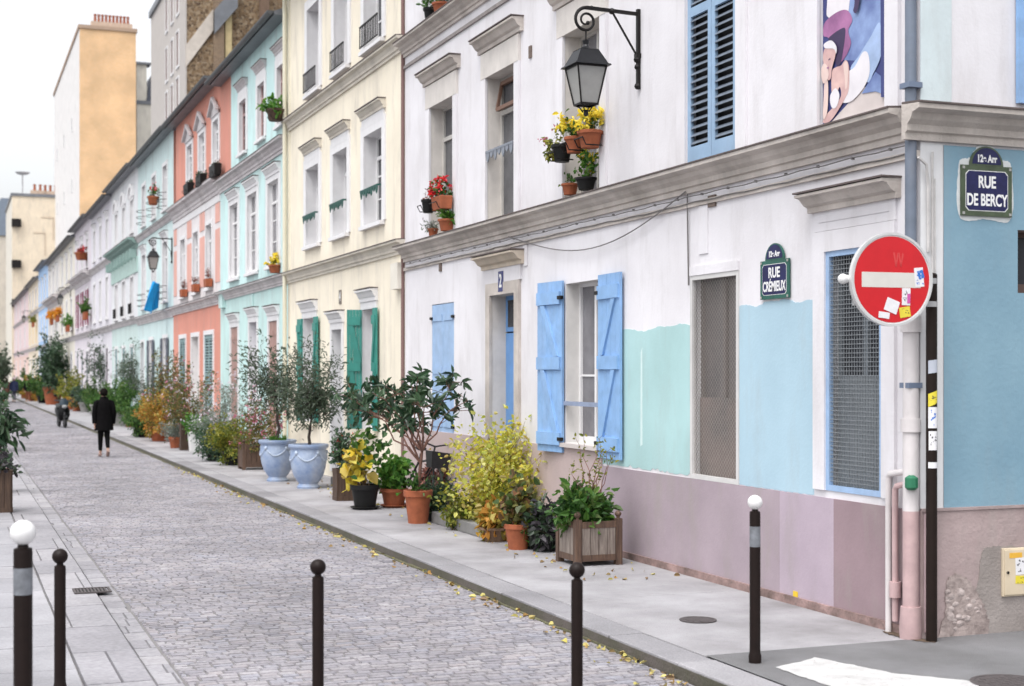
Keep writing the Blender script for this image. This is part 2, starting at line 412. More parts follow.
# dark damp stains and dirt lying on the pavement
def stain(pxs, z, mat, seed, j=.02):
    pts = [G(*q) for q in pxs]; pts = [(v.x, v.y) for v in pts]; P = [Vector(v) for v in pts]; k = len(P); gg = random.Random(seed); out = []
    for i in range(110):
        t = i / 110 * k; a = int(t); f = t - a; p0, p1, p2, p3 = P[(a - 1) % k], P[a % k], P[(a + 1) % k], P[(a + 2) % k]
        q = .5 * ((2 * p1) + (-p0 + p2) * f + (2 * p0 - 5 * p1 + 4 * p2 - p3) * f * f + (-p0 + 3 * p1 - 3 * p2 + p3) * f ** 3)
        out.append((min(D - .002, q.x + gg.uniform(-j, j)), q.y + gg.uniform(-j, j), z))
    m = MB(); m.add(out, [tuple(range(len(out)))]); struct('pavement_stain', m, mat)
damp = M('damp_stain', (.20, .19, .195), .8, .3, 2, .4, 110, speck=.5, tint=(.13, .12, .12)); dirt = M('earth_dirt', (.11, .075, .05), .95, .4, 8, .6, 60, speck=.5)
stain([(884, 632), (912, 634), (935, 640), (965, 639), (990, 635), (962, 642), (930, 643), (900, 638)], .0064, dirt, 2, .012)
# manhole lids
def manhole(px, py, r, label):
    c = G(px, py); t = thing('manhole_cover', label, 'manhole cover', (c.x, c.y, .004))
    m = MB(); m.lathe([(r, 0), (r, .006), (r - .025, .0065), (r - .026, .003), (.001, .003)], n=32)
    m.build('rim', M('iron', (.10, .085, .085), .6, .3, 20, .4, 60, .3), t)
    m = MB()
    for a in range(-4, 5):
        for b in range(-4, 5):
            if math.hypot(a, b) * r / 5 < r * .8: m.box(a * r / 5 - .014, a * r / 5 + .014, b * r / 5 - .014, b * r / 5 + .014, .0035, .0062)
    m.lathe([(r - .027, .0038), (.001, .0038)], n=28, cap=False); m.build('lid', MATS['iron'], t)
manhole(698, 620.5, .15, 'small round iron cover in the pale pavement')
manhole(1012, 684, .26, 'larger dark iron cover at the pavement corner')
c = G(81, 594, -.09); t = thing('drain_grate', 'small iron drain grate in the left gutter', 'drain grate', (1.24, c.y, -.066)); t.scale = (.7, .75, 1)
m = MB(); m.box(-.24, .24, -.2, -.17, 0, .012); m.box(-.24, .24, .17, .2, 0, .012); m.box(-.24, -.21, -.17, .17, 0, .012); m.box(.21, .24, -.17, .17, 0, .012); m.build('grate_frame', MATS['iron'], t)
m = MB()
for i in range(9): m.box(-.195 + i * .045, -.172 + i * .045, -.168, .168, 0, .009)
m.build('grate_bars', MATS['iron'], t)
m = MB(); m.quad((-.2, -.168, -.001), (.2, -.168, -.001), (.2, .168, -.001), (-.2, .168, -.001)); m.build('sump', M('sump', (.02, .02, .02), .9), t)

# ------------------------------------------------------------------ house parts
white = M('white_paint', (.74, .73, .735), .55, .07, 4, .08, 60)
greyed = M('grey_paint', (.58, .57, .56), .6, .1, 4)
stone = M('weathered_stone', (.56, .51, .47), .8, .25, 1.6, .35, 45, streak=.7, tint=(.36, .32, .29))
zinc = M('zinc', (.17, .18, .20), .5, .25, 1.5)
gutter_m = M('gutter_zinc', (.085, .09, .095), .5, .2, 2)
iron_b = M('black_iron', (.012, .010, .010), .5, .3, 15, spec=.25)
panes = [glassmat('pane_grey', (.13, .13, .14)), glassmat('pane_dark', (.045, .047, .055)), glassmat('pane_curtain', (.30, .29, .30)), glassmat('pane_mid', (.20, .195, .21))]
blue = M('blue_shutter_paint', (.235, .41, .68), .55, .16, 6, .12, 50, streak=.25)
blue2 = M('pale_blue_shutter_paint', (.31, .45, .66), .6, .16, 5, .1, 50, streak=.2)
green = M('green_shutter_paint', (.035, .24, .20), .45, .2, 4)
terracotta = M('terracotta', (.34, .098, .042), .85, .3, 7, .2, 50)

def wall(mb, u0, u1, z0, z1, ops, dep=.22, d=0.):
    us = sorted({u0, u1, *[max(u0, min(u1, x)) for o in ops for x in o[:2]]})
    zs = sorted({z0, z1, *[max(z0, min(z1, x)) for o in ops for x in o[2:4]]})
    for i in range(len(us) - 1):
        for j in range(len(zs) - 1):
            um, zm = (us[i] + us[i + 1]) / 2, (zs[j] + zs[j + 1]) / 2
            if us[i + 1] - us[i] < 1e-4 or zs[j + 1] - zs[j] < 1e-4: continue
            if any(o[0] < um < o[1] and o[2] < zm < o[3] for o in ops): continue
            mb.quad((us[i], d, zs[j]), (us[i + 1], d, zs[j]), (us[i + 1], d, zs[j + 1]), (us[i], d, zs[j + 1]))
    return mb
def reveal(mb, o, dep=.22, d=0.):
    a, b, c, e = o[:4]
    mb.quad((a, d, c), (a, -dep, c), (a, -dep, e), (a, d, e)); mb.quad((b, d, c), (b, d, e), (b, -dep, e), (b, -dep, c))
    mb.quad((a, d, e), (a, -dep, e), (b, -dep, e), (b, d, e)); mb.quad((a, d, c), (b, d, c), (b, -dep, c), (a, -dep, c))
def window(root, T, o, dep=.22, fm=white, pane=None, rails=2, transom=True, revm=None, name='window', curtain=False):
    """recessed casement: frame (this part) > reveal, pane"""
    a, b, c, e = o; m = MB(T); f = .04; p = -dep
    m.box(a, a + f, p, p + .05, c, e); m.box(b - f, b, p, p + .05, c, e)
    m.box(a + f, b - f, p, p + .05, c, c + .08); m.box(a + f, b - f, p, p + .05, e - f, e)
    mid = (a + b) / 2; m.box(mid - .027, mid + .027, p, p + .056, c + .08, e - f)
    zz = e - (e - c) * .24
    if transom: m.box(a + f, mid - .027, p, p + .053, zz - .03, zz + .03); m.box(mid + .027, b - f, p, p + .053, zz - .03, zz + .03)
    for k in range(rails):
        z = c + .08 + (zz - c) * (k + 1) / (rails + 1); m.box(a + f, mid - .027, p + .005, p + .035, z - .012, z + .012); m.box(mid + .027, b - f, p + .005, p + .035, z - .012, z + .012)
    w = m.build(name, fm, root)
    m = MB(T); reveal(m, o, dep); m.build('reveal', revm or fm, w)
    m = MB(T); m.quad((a + .01, p + .02, c + .01), (b - .01, p + .02, c + .01), (b - .01, p + .02, e - .01), (a + .01, p + .02, e - .01))
    m.build('pane', pane or panes[rnd.randrange(4)], w)
    return w
def surround(w, T, o, mat, wid=.14, d=.035, bottom=False, top=True):
    a, b, c, e = o; m = MB(T)
    m.box(a - wid, a, -.004, d, c, e + (wid if top else 0))
    if not top: m.build('jamb', mat, w); m = MB(T)
    m.box(b, b + wid, -.004, d, c, e + (wid if top else 0))
    if top: m.box(a, b, -.004, d, e, e + wid)
    if bottom: m.box(a - wid - .03, b + wid + .03, -.004, d + .06, c - .08, c - .002)
    return m.build('surround' if top else 'jamb', mat, w)
flash_shadow_m = M('flashing_shadow_dark', (.11, .085, .08), .7, .3, 6)  # flashing strips coloured dark to draw the thin shadow line on top edges
def header(w, T, a, b, z, mat, ov=.1, h=.2, d=.17):
    m = MB(T)
    m.extr([(-.004, z), (.05, z), (.05, z + h * .3), (d * .5, z + h * .42), (d * .75, z + h * .8), (d, z + h * .85), (d, z + h), (-.004, z + h * 1.06)], a - ov, b + ov)
    o_ = m.build('header', mat, w)
    m = MB(T); m.box(a - ov - .01, b + ov + .01, -.002, d + .012, z + h * 1.06, z + h * 1.06 + .014); m.build('flashing_shadow', flash_shadow_m, o_)
    return o_
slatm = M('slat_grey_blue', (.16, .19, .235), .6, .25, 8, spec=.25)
def shutter(root, T, hinge, w, z0, z1, mat, ang=0., d=.03, style='plank', side=1, ironm=None, label=None):
    """one leaf hinged at u=hinge, lying towards side (+1/-1) along the wall, swung out by ang"""
    ca, sa = math.cos(ang), math.sin(ang)
    def T2(v):
        a, t, z = v
        return T((hinge + side * (a * ca - t * sa), d + a * sa + t * ca, z))
    m = MB(T2); h = z1 - z0; th = .03
    if style == 'plank':
        n = 5
        for i in range(n): m.box(w * i / n + .002, w * (i + 1) / n - .002, 0, th, z0, z1)
        for z in (z0 + .16, z0 + h * .52, z1 - .2): m.box(.025, w - .02, th, th + .028, z - .075, z + .075)
        if w > .25:
            for za, zb in ((z0 + .235, z0 + h * .52 - .08), (z0 + h * .52 + .08, z1 - .28)):
                p, q = ((w * .2, za), (w * .75, zb))
                k = .05
                m.add([(p[0] - k, th, p[1]), (p[0] + k, th, p[1]), (q[0] + k, th, q[1]), (q[0] - k, th, q[1]), (p[0] - k, th + .024, p[1]), (p[0] + k, th + .024, p[1]), (q[0] + k, th + .024, q[1]), (q[0] - k, th + .024, q[1])],
                      [(0, 1, 2, 3), (4, 5, 6, 7), (0, 1, 5, 4), (1, 2, 6, 5), (2, 3, 7, 6), (3, 0, 4, 7)])
    elif style == 'louvre':
        f = .065
        m.box(0, f, 0, .035, z0, z1); m.box(w - f, w, 0, .035, z0, z1)
        zs = [z0, z0 + .16] if h > 0 else []
        secs = [(z0 + .14, z0 + h * .53), (z0 + h * .53 + .09, z1 - .1)]
        m.box(f, w - f, 0, .034, z0, z0 + .14); m.box(f, w - f, 0, .034, z0 + h * .53, z0 + h * .53 + .09); m.box(f, w - f, 0, .034, z1 - .1, z1)
        m0 = m; m = MB(T2)
        for a, b in secs:
            k = int((b - a) / .075)
            for i in range(k):
                z = a + (b - a) * (i + .5) / k
                m.add([(f, .002, z + .018), (w - f, .002, z + .018), (w - f, .034, z - .016), (f, .034, z - .016), (f, .002, z + .025), (w - f, .002, z + .025), (w - f, .034, z - .009), (f, .034, z - .009)],
                      [(3, 2, 1, 0), (4, 5, 6, 7), (0, 1, 5, 4), (1, 2, 6, 5), (2, 3, 7, 6), (3, 0, 4, 7)])
        slat_mb = m; m = m0
    else:
        m.box(0, w, 0, th, z0, z1)
        for z in (z0 + h * .1, z0 + h * .5, z0 + h * .9): m.box(.03, w - .03, th, th + .012, z - .05, z + .05)
    s = m.build('shutter', mat, root)
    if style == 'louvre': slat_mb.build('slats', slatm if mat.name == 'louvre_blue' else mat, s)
    if label: s['label'] = label
    if ironm:
        m = MB(T2)
        for z in (z0 + .16, z1 - .2): m.box(-.03, .06, th - .004, th + .036, z - .02, z + .02)
        m.build('hinge', ironm, s)
    return s
def ledge(root, T, u0, u1, zt, zb, mat, d=.2, name='cornice', extra=True):
    h = zt - zb; m = MB(T)
    m.extr([(-.01, zb), (.035, zb), (.035, zb + h * .2), (.06, zb + h * .24), (.06, zb + h * .42), (d * .5, zb + h * .55), (d * .6, zb + h * .72), (d, zb + h * .8), (d, zb + h * .94), (-.01, zt)], u0, u1)
    o_ = m.build(name, mat, root)
    if extra:
        m = MB(T); m.extr([(-.008, zt + .002), (d + .012, zb + h * .945), (d + .012, zb + h * .945 + .014), (-.008, zt + .018)], u0, u1); m.build('flashing_shadow', flash_shadow_m, o_)  # dark strip paints the ledge's thin shadow line along its flashing
    return o_
def railing(root, T, a, b, z, mat, h=.3, d=.1, style='bars'):
    m = MB(T)
    if style == 'wavy':
        for k in range(3):
            zz = z + .08 + k * h / 2.4; n = 12
            m.tube([(a + (b - a) * i / n, .03 + d * math.sin(math.pi * i / n) ** .5, zz) for i in range(n + 1)], .012, 5)
    elif style == 'lambrequin':
        m.box(a, b, d - .01, d + .01, z + h - .03, z + h); n = 7
        for i in range(n):
            u = a + (b - a) * (i + .5) / n; r = (b - a) / n * .45; k = .085 if i % 2 else .13
            m.prism([(u - r, z + h - .03), (u + r, z + h - .03), (u + r * .7, z + h - .03 - k * .6), (u, z + h - .03 - k), (u - r * .7, z + h - .03 - k * .6)], d - .006, d + .006)
        m.box(a, a + .02, -.1, d - .01, z + h - .03, z + h); m.box(b - .02, b, -.1, d - .01, z + h - .03, z + h)
    else:
        m.box(a, b, d - .012, d + .012, z + h - .025, z + h); m.box(a, b, d - .01, d + .01, z + .04, z + .06)
        n = max(4, int((b - a) / .1))
        for i in range(n + 1): u = a + .01 + (b - a - .02) * i / n; m.box(u - .007, u + .007, d - .007, d + .007, z + .06, z + h - .025)
    return m.build('railing', mat, root)
def shell(root, W, Hh, dep=9., wallm=None, eave=.3, roofm=zinc, near=True):
    """party walls, back wall, eaves with gutter and low roof"""
    m = MB(); e = .012
    if near: m.quad((.0, e, 0), (dep, e, 0), (dep, e, Hh), (0, e, Hh))
    m.quad((0, W - e, 0), (0, W - e, Hh), (dep, W - e, Hh), (dep, W - e, 0)); m.quad((dep, e, 0), (dep, W - e, 0), (dep, W - e, Hh), (dep, e, Hh))
    m.build('party_wall', wallm, root)
    m = MB(); z = Hh
    m.add([(-eave, .005, z + .02), (-eave, W - .005, z + .02), (dep / 2, W - .005, z + 1.9), (dep / 2, .005, z + 1.9), (dep + .2, .005, z + .02), (dep + .2, W - .005, z + .02), (-eave, .005, z - .06), (-eave, W - .005, z - .06), (dep + .2, .005, z - .06), (dep + .2, W - .005, z - .06)],
          [(0, 1, 2, 3), (3, 2, 5, 4), (6, 8, 9, 7), (0, 6, 7, 1), (4, 5, 9, 8), (0, 3, 4, 8, 6), (1, 7, 9, 5, 2)])
    r = m.build('roof', roofm, root)
    m = MB(TS); n = 8; pr = [(eave + .075 + .075 * math.cos(math.pi + math.pi * i / n), z + .02 + .075 * math.sin(math.pi + math.pi * i / n)) for i in range(n + 1)]
    m.extr(pr, .005, W - .005); m.build('gutter', gutter_m, r)

# ------------------------------------------------------------------ 1: the white corner house
Y0 = 9.04
def U(px): return FY(px) - Y0
h1 = thing('corner_house', 'weathered white corner house with turquoise and pale blue painted patches over a mauve base', 'house', (D, Y0, 0))
W1 = FY(405) - Y0
plaster = M('white_plaster', (.735, .72, .75), .85, .07, .7, .10, 34, streak=.34, tint=(.62, .60, .62))
z1t, z1b = FZ(907, 109), FZ(909, 141)
z2t = FZ(407, 43); z2b = FZ(407, 67)
wA = (U(884), U(827), FZ(827, 490), FZ(827, 252)); wB = (U(739.5), U(691), FZ(691, 478), FZ(739, 270))
wC = (U(600), U(566), FZ(597, 446), FZ(597, 279.5)); wD = (U(454), U(432), FZ(431, 436), FZ(431, 305))
dr = (U(516.5), U(492), .15, FZ(492, 296))
zl = z1t + .012
wE = (U(737), U(688), FZ(690, 163), 6.75); wF = (U(888), U(820), zl + .04, 6.9); wG = (U(602), U(565), zl, FZ(601, 17))
wH = (U(516), U(487.5), zl, FZ(516, 63)); wI = (U(454.5), U(431), zl, FZ(454, 96))
tops = [(o[0], o[1], z2t + .02, z2t + 1.75) for o in (wE, wF, wG, wH, wI)]
shallow = [wA, wB]
ops = [wA, wB, wC, wD, dr, wE, wF, wG, wH, wI] + tops
HH1 = 10.0
wall_o = wall(MB(TS), 0, W1, 0, HH1, ops).build('wall', plaster, h1)
shell(h1, W1, HH1, 10, plaster, near=False)
ledge(h1, TS, .10, W1, z1t, z1b, stone, .21)
m = MB(TS); m.box(0, W1, -.01, .03, z1b - .14, z1b - .09); m.build('string_course', stone, h1)
ledge(h1, TS, -.2, W1, z2t, z2t - .22, stone, .2)
m = MB(TS); m.box(0, W1, -.01, .028, z2b - .02, z2b + .03); m.build('string_course', M('dark_stone', (.30, .27, .26), .85, .3, 8, streak=.5), h1)
# base: three tones of mauve and a pinker, higher base on the far half
zp = FZ(690, 478); zp2 = FZ(590, 450); us = U(603)
base_tones = [('base_panel', 0, U(835), zp, M('mauve_dark', (.285, .205, .225), .8, .14, 1.5, .12, 40, streak=.75), .014),
              ('base_panel', U(835), U(781), zp, M('mauve_lilac', (.42, .345, .405), .8, .12, 1.5, .12, 40, streak=.55), .012),
              ('base_panel', U(781), us, zp, M('mauve_mid', (.35, .285, .32), .8, .15, 1.5, .12, 40, streak=.75), .013)]
for nme, a, b, z, mt, d in base_tones: MB(TS).box(a, b, -.01, d, 0, z).build(nme, mt, h1)
pinkb = M('pink_base', (.47, .375, .365), .8, .12, 1.5, .2, 40, streak=.4)
m = MB(TS)
for a, b in ((us, dr[0] - .16), (dr[1] + .16, W1)): m.box(a, b, -.01, .02, 0, zp2)
m.build('base_panel', pinkb, h1)
m = MB(TS); m.box(0, us, .0, .035, 0, .07); m.box(us, dr[0] - .16, .0, .04, 0, .08); m.build('base_kerb', M('dirty_base', (.34, .23, .215), .9, .35, 4, .5, 40, speck=.8, tint=(.10, .07, .06)), h1)
# painted patches, each a thin coat with a ragged edge
g = random.Random(11)
def coat(u0, u1, z0, z1, mat, d=.004, drip=0, jt=.01, jb=.01, js=.004, par=h1, T=TS):
    n = 40; top = []; bot = []
    for i in range(n + 1):
        t = i / n; u = u0 + (u1 - u0) * t; wv_ = .018 * math.sin(t * 9 + u0 * 7) + .01 * math.sin(t * 23)
        uu = u + (g.uniform(-js, js) if 0 < i < n else 0)
        top.append((uu, z1 + (g.uniform(-jt, jt) + wv_ if jt else 0)))
        bot.append((uu, z0 + g.uniform(-jb, jb) + (g.random() ** 4 * drip if drip else 0)))
    m = MB(T)
    for i in range(n):
        m.prism([bot[i], bot[i + 1], top[i + 1], top[i]], .0005, d)
    return m.build('painted_patch', mat, par)
turq = M('turquoise_coat', (.385, .575, .58), .8, .1, .9, .1, 35, streak=.3, tint=(.33, .50, .50))
pblue = M('pale_blue_coat', (.385, .535, .62), .8, .1, .9, .1, 35, streak=.3, tint=(.335, .475, .56))
coat(wB[1] + .02, us + .10, zp + .02, FZ(622, 330), turq, drip=.035, jt=.006, jb=.004)
coat(wA[1] + .19, wB[0] - .005, zp + .005, FZ(742, 305), pblue, jt=.006, jb=.004)
coat(.32, wA[0] - .16, zp + .02, FZ(742, 305) - .12, M('faint_blue_coat', (.62, .70, .74), .75, .06, 2), jt=.02)
# white primer streak left in the turquoise
m = MB(TS); uu = (wB[1] + us) / 2 + .05
m.prism([(uu - .02, zp + .28), (uu + .03, zp + .26), (uu + .022, zp + 1.25), (uu - .012, zp + 1.3)], .0045, .006); m.build('primer_streak', M('primer', (.58, .72, .71), .8, .1, 5), h1)
# vertical lesenes and joints
m = MB(TS); u = U(704); m.box(u - .09, u + .09, -.002, .012, wB[3] + .2, z1b - .145); m.build('lesene', plaster, h1)
m = MB(TS); u = U(520 + 6); m.box(u - .07, u + .07, -.002, .015, wC[3] + .3, z1b - .145)
m.build('lesene', plaster, h1)
m = MB(TS); u = U(713); z = FZ(713, 201); m.box(u - .07, u + .07, .0, .02, z - .055, z + .055); vg = M('vent_grille', (.16, .12, .10), .8, .3, 30); m.build('vent', vg, h1)
m = MB(TS); u = U(441); z = FZ(441, 266); m.box(u - .05, u + .05, 0, .02, z - .08, z + .08); m.build('vent', vg, h1); m = MB(TS); u = U(531); z = FZ(531, 52); m.box(u - .04, u + .04, 0, .02, z - .075, z + .075)
m.build('vent', M('vent_grille', (.16, .12, .10), .8, .3, 30), h1)
# the two windows behind wire mesh
def mesh_window(o, kind, label):
    a, b, c, e = o
    w = window(h1, TS, o, .16, M('bluegrey_frame', (.22, .25, .28), .6) if kind == 'square' else M('brown_grey_frame', (.15, .13, .12), .6), panes[1] if kind == 'square' else M('brown_reflection_pane', (.15, .13, .125), .3, .5, 1.1, tint=(.07, .07, .075)), 0, False, white)  # diamond mesh pane: brownish reflections painted into its mottled colour
    m = MB(TS); m.box(a + .03, b - .03, -.10, -.085, c + .04, c + (e - c) * (.48 if kind == 'square' else .40)); m.build('blind', M('grey_blind', (.24, .265, .285), .6, .25, 2) if kind == 'square' else M('brown_blind', (.17, .13, .115), .7, .6, 1.2, tint=(.09, .09, .09)), w)
    m = MB(TS); f = .045; fm = blue2 if kind == 'square' else greyed
    m.box(a, a + f, -.03, .012, c, e); m.box(b - f, b, -.03, .012, c, e); m.box(a + f, b - f, -.03, .012, c, c + f); m.box(a + f, b - f, -.03, .012, e - f, e)
    s = m.build('mesh_screen', fm, w); s['label'] = label
    m = MB(TS); r = .0025; a, b, c, e = a + f, b - f, c + f, e - f
    if kind == 'square':
        k = int((b - a) / .036)
        for i in range(1, k): u = a + (b - a) * i / k; m.box(u - r, u + r, -.015, -.009, c, e)
        k = int((e - c) / .036)
        for i in range(1, k): z = c + (e - c) * i / k; m.box(a, b, -.0085, -.0025, z - r, z + r)
    else:
        st = .05; n = int((b - a + (e - c)) / st)
        for i in range(n):
            s0 = i * st
            for sg in (0, 1):
                # diagonal u+z = s0 clipped to the opening
                p = (min(s0, b - a), s0 - min(s0, b - a)); q = (s0 - min(s0, e - c), min(s0, e - c))
                if p[1] > e - c or q[0] > b - a: continue
                if sg: p = (b - a - p[0], p[1]); q = (b - a - q[0], q[1])
                dd = -.012 + sg * .006
                du, dz = q[0] - p[0], q[1] - p[1]; L = math.hypot(du, dz)
                if L < .02: continue
                nx, nz = -dz / L * r, du / L * r
                m.quad((a + p[0] - nx, dd, c + p[1] - nz), (a + p[0] + nx, dd, c + p[1] + nz), (a + q[0] + nx, dd, c + q[1] + nz), (a + q[0] - nx, dd, c + q[1] - nz))
    m.build('wire_mesh', M('galvanised_wire', (.22, .235, .25), .6, .15, 20, spec=.2) if kind == 'square' else M('dull_wire', (.30, .27, .25), .6, .2, 20), s)
    return w
w = mesh_window(wA, 'square', 'blue framed screen of square wire mesh'); surround(w, TS, wA, stone if 0 else plaster, .17, .03)
header(w, TS, wA[0], wA[1], FZ(905, 197), stone, .22, FZ(905, 178) - FZ(905, 197), .18)
m = MB(TS); zt = FZ(905, 197); m.box(wA[0] - .17, wA[1] + .17, -.002, .018, wA[3] + .175, zt); m.box(wA[0] - .09, wA[1] + .09, .018, .026, wA[3] + .25, zt - .09); m.build('frieze', plaster, w)
w = mesh_window(wB, 'diamond', 'grey framed screen of diamond wire mesh'); m = MB(TS); m.box(wB[0], wB[1], -.004, .02, wB[3], wB[3] + .09); m.build('lintel', plaster, w)
# shuttered window, door, closed shutters
w = window(h1, TS, wC, .22, white, panes[3], 1, False, M('window_reveal', (.66, .64, .62), .8, .12, 3, streak=.35)); MB(TS).box(wC[0] - .05, wC[1] + .05, -.2, .07, wC[2] - .05, wC[2] - .002).build('sill', M('sill_stone', (.55, .50, .48), .8), w)
m = MB(TS); m.quad((wC[0] + .04, -.24, wC[2]), (wC[1] - .04, -.24, wC[2]), (wC[1] - .04, -.24, wC[3] - .45), (wC[0] + .04, -.24, wC[3] - .45)); m.build('curtain', M('lace', (.7, .7, .7), .9, .15, 20), w)
m = MB(TS); zr = FZ(590, 404); m.box(wC[0] - .03, wC[1] + .03, .0, .03, zr - .03, zr + .02); m.build('railing', M('rail_blue', (.25, .30, .42), .6, .2, 6), w)
hw = (wC[1] - wC[0]) * .64
shutter(h1, TS, wC[1] + .01, hw, wC[2] - .12, wC[3] + .04, blue, R(6), .02, 'plank', 1, iron_b)
shutter(h1, TS, wC[0] - .03, hw, wC[2] - .12, wC[3] + .04, blue, R(2), .01, 'plank', -1, iron_b)
MB(TS).box(wD[0], wD[1], -.1, -.09, wD[2], wD[3]).build('window', panes[1], h1)
hw = (wD[1] - wD[0]) / 2 - .003
for hx, sd in ((wD[0], 1), (wD[1], -1)): shutter(h1, TS, hx, hw, wD[2] + .01, wD[3] - .01, blue2, 0, -.035, 'plain', sd, iron_b)
m = MB(TS); reveal(m, wD, .1); m.build('reveal', plaster, h1)
a, b, c, e = dr
m = MB(TS); m.box(a, b, -.25, -.2, c, e - .5); m.box(a, b, -.25, -.2, e - .48, e)
for k in range(2): m.box(a + .1, b - .1, -.2, -.188, c + .15 + k * .95, c + .95 + k * .95)
door = m.build('door', M('door_blue', (.13, .29, .58), .45, .12, 5), h1)
m = MB(TS); m.quad((a + .08, -.197, e - .42), (b - .08, -.197, e - .42), (b - .08, -.197, e - .06), (a + .08, -.197, e - .06)); m.build('fanlight', panes[1], door)
m = MB(TS); m.sphere((a + .12, -.16, c + 1.0), .03, 10); m.build('handle', M('brass', (.5, .38, .15), .3, metal=1.), door)
m = MB(TS); reveal(m, dr, .25); m.build('reveal', M('door_reveal', (.60, .56, .53), .8, .15, 3, streak=.4), door)
surround(door, TS, dr, stone, .16, .04)
zt = FZ(522, 251); zb = FZ(522, 264)
header(door, TS, a, b, zb, M('ochre_stone', (.55, .47, .38), .8, .2, 3, streak=.3), .3, zt - zb, .2)
m = MB(TS); m.box(a - .2, b + .2, -.002, .03, e + .163, zb); m.build('frieze', plaster, door)
# enamel number over the door
u = U(503.3); z = FZ(503.3, 281.5)
m = MB(TS); m.box(u - .085, u + .085, .03, .042, z - .135, z + .135); npl = m.build('number_plate', M('enamel_navy', (.025, .03, .15), .25), h1)
WX = Matrix(((0, 0, -1, 0), (-1, 0, 0, 0), (0, 1, 0, 0), (0, 0, 0, 1)))   # text plane facing -x, reading towards -y
def onwall(u, z, d): return Matrix.Translation((-d, u, z)) @ WX
text('numeral', '2', .24, M('enamel_white', (.8, .8, .8), .3), npl, onwall(u, z, .043), .8, .001, .006)
# first floor
for o, lb in ((wG, 0), (wH, 2), (wI, 3)):
    w = window(h1, TS, o, .24, M('aged_frame', (.52, .50, .47), .6, .15, 6), panes[0] if o is not wG else panes[3], 0, True, M('dirty_reveal', (.62, .585, .55), .8, .15, 3, streak=.4))
    surround(w, TS, o, plaster, .17, .035, top=False)
    fr = MB(TS); fr.box(o[0] - .17, o[1] + .17, -.004, .04, o[3], o[3] + .34); fr.build('frieze', M('cream_stone', (.64, .60, .565), .8, .15, 2.5, .2, 40, streak=.35), w)
    header(w, TS, o[0] - .17, o[1] + .17, o[3] + .36, stone, .1, .17, .17)
    if o is wH:
        railing(w, TS, o[0] + .02, o[1] - .02, o[2] + .55, M('grey_iron', (.20, .22, .26), .5), .42, .03, 'lambrequin')
        m = MB(TS); zz = o[3] - (o[3] - o[2]) * .24; q = Vector
        m.bar((o[0] + .08, -.18, o[3] - .07), (o[0] + .08, -.11, zz + .04), .04); m.bar((o[1] - .08, -.18, o[3] - .07), (o[1] - .08, -.11, zz + .04), .04); m.bar((o[0] + .1, -.11, zz + .04), (o[1] - .1, -.11, zz + .04), .05); m.bar((o[0] + .1, -.175, o[3] - .08), (o[1] - .1, -.175, o[3] - .08), .05)
        m.build('transom_light', M('brown_frame', (.18, .10, .07), .6), w)
# louvred shutters, pair, closed
MB(TS).box(wE[0], wE[1], -.1, -.09, wE[2], wE[3]).build('window', M('dark_room', (.02, .02, .022), .8), h1)
m = MB(TS); reveal(m, wE, .1); wr = m.build('reveal', plaster, h1)
hw = (wE[1] - wE[0]) / 2 - .004
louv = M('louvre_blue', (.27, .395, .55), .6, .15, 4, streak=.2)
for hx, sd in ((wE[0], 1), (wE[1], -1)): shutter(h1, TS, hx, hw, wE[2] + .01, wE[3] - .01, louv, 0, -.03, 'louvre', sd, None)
m = MB(TS); o = wE; m.box(o[0] - .2, o[0] - .015, -.004, .03, zl, 6.9); m.build('jamb', plaster, wr); m = MB(TS); m.box(o[1] + .015, o[1] + .2, -.004, .03, zl, 6.9); m.build('jamb', plaster, wr)
# painted panel in the blind opening, plus its surround
m = MB(TS); o = wF; m.box(o[0] - .17, o[0], -.004, .035, zl, 6.95); m.box(o[1], o[1] + .36, -.004, .03, zl, 6.95); m.quad((o[0], -.03, o[2]), (o[1], -.03, o[2]), (o[1], -.03, o[3]), (o[0], -.03, o[3])); reveal(m, o, .03); m.build('blind_opening', plaster, h1)
# second floor windows (their foot shows above the upper cornice)
for o in tops: window(h1, TS, o, .24, white, None, 1, True, plaster)
# wires along the cornice and the sagging cable
m = MB(TS)
for k, (dz, dd) in enumerate(((.03, .066), (-.045, .045), (-.105, .034))):
    n = 70; m.tube([(.1 + (W1 - .3) * i / n, dd + .006, z1b + .13 * (k == 0) + dz + .005 * math.sin(i * 1.7 + k) + .004 * math.sin(i * .45)) for i in range(n + 1)], .006, 5)
for i in range(26): m.box(.3 + i * .5, .318 + i * .5, .03, .055, z1b - .052, z1b - .03)
ua, ub = U(690), U(512); za = z1b + .02; n = 24
m.tube([(ua + (ub - ua) * i / n, .05, za - .42 * math.sin(math.pi * i / n) * (1 - .25 * i / n) - .02 * i / n) for i in range(n + 1)], .007, 5)
u = U(690); m.tube([(u, .03, z1b), (u + .01, .02, z1b - .4), (u, .016, z1b - .9)], .008, 5)
m.build('cable', M('cable_grey', (.16, .15, .15), .7), h1)
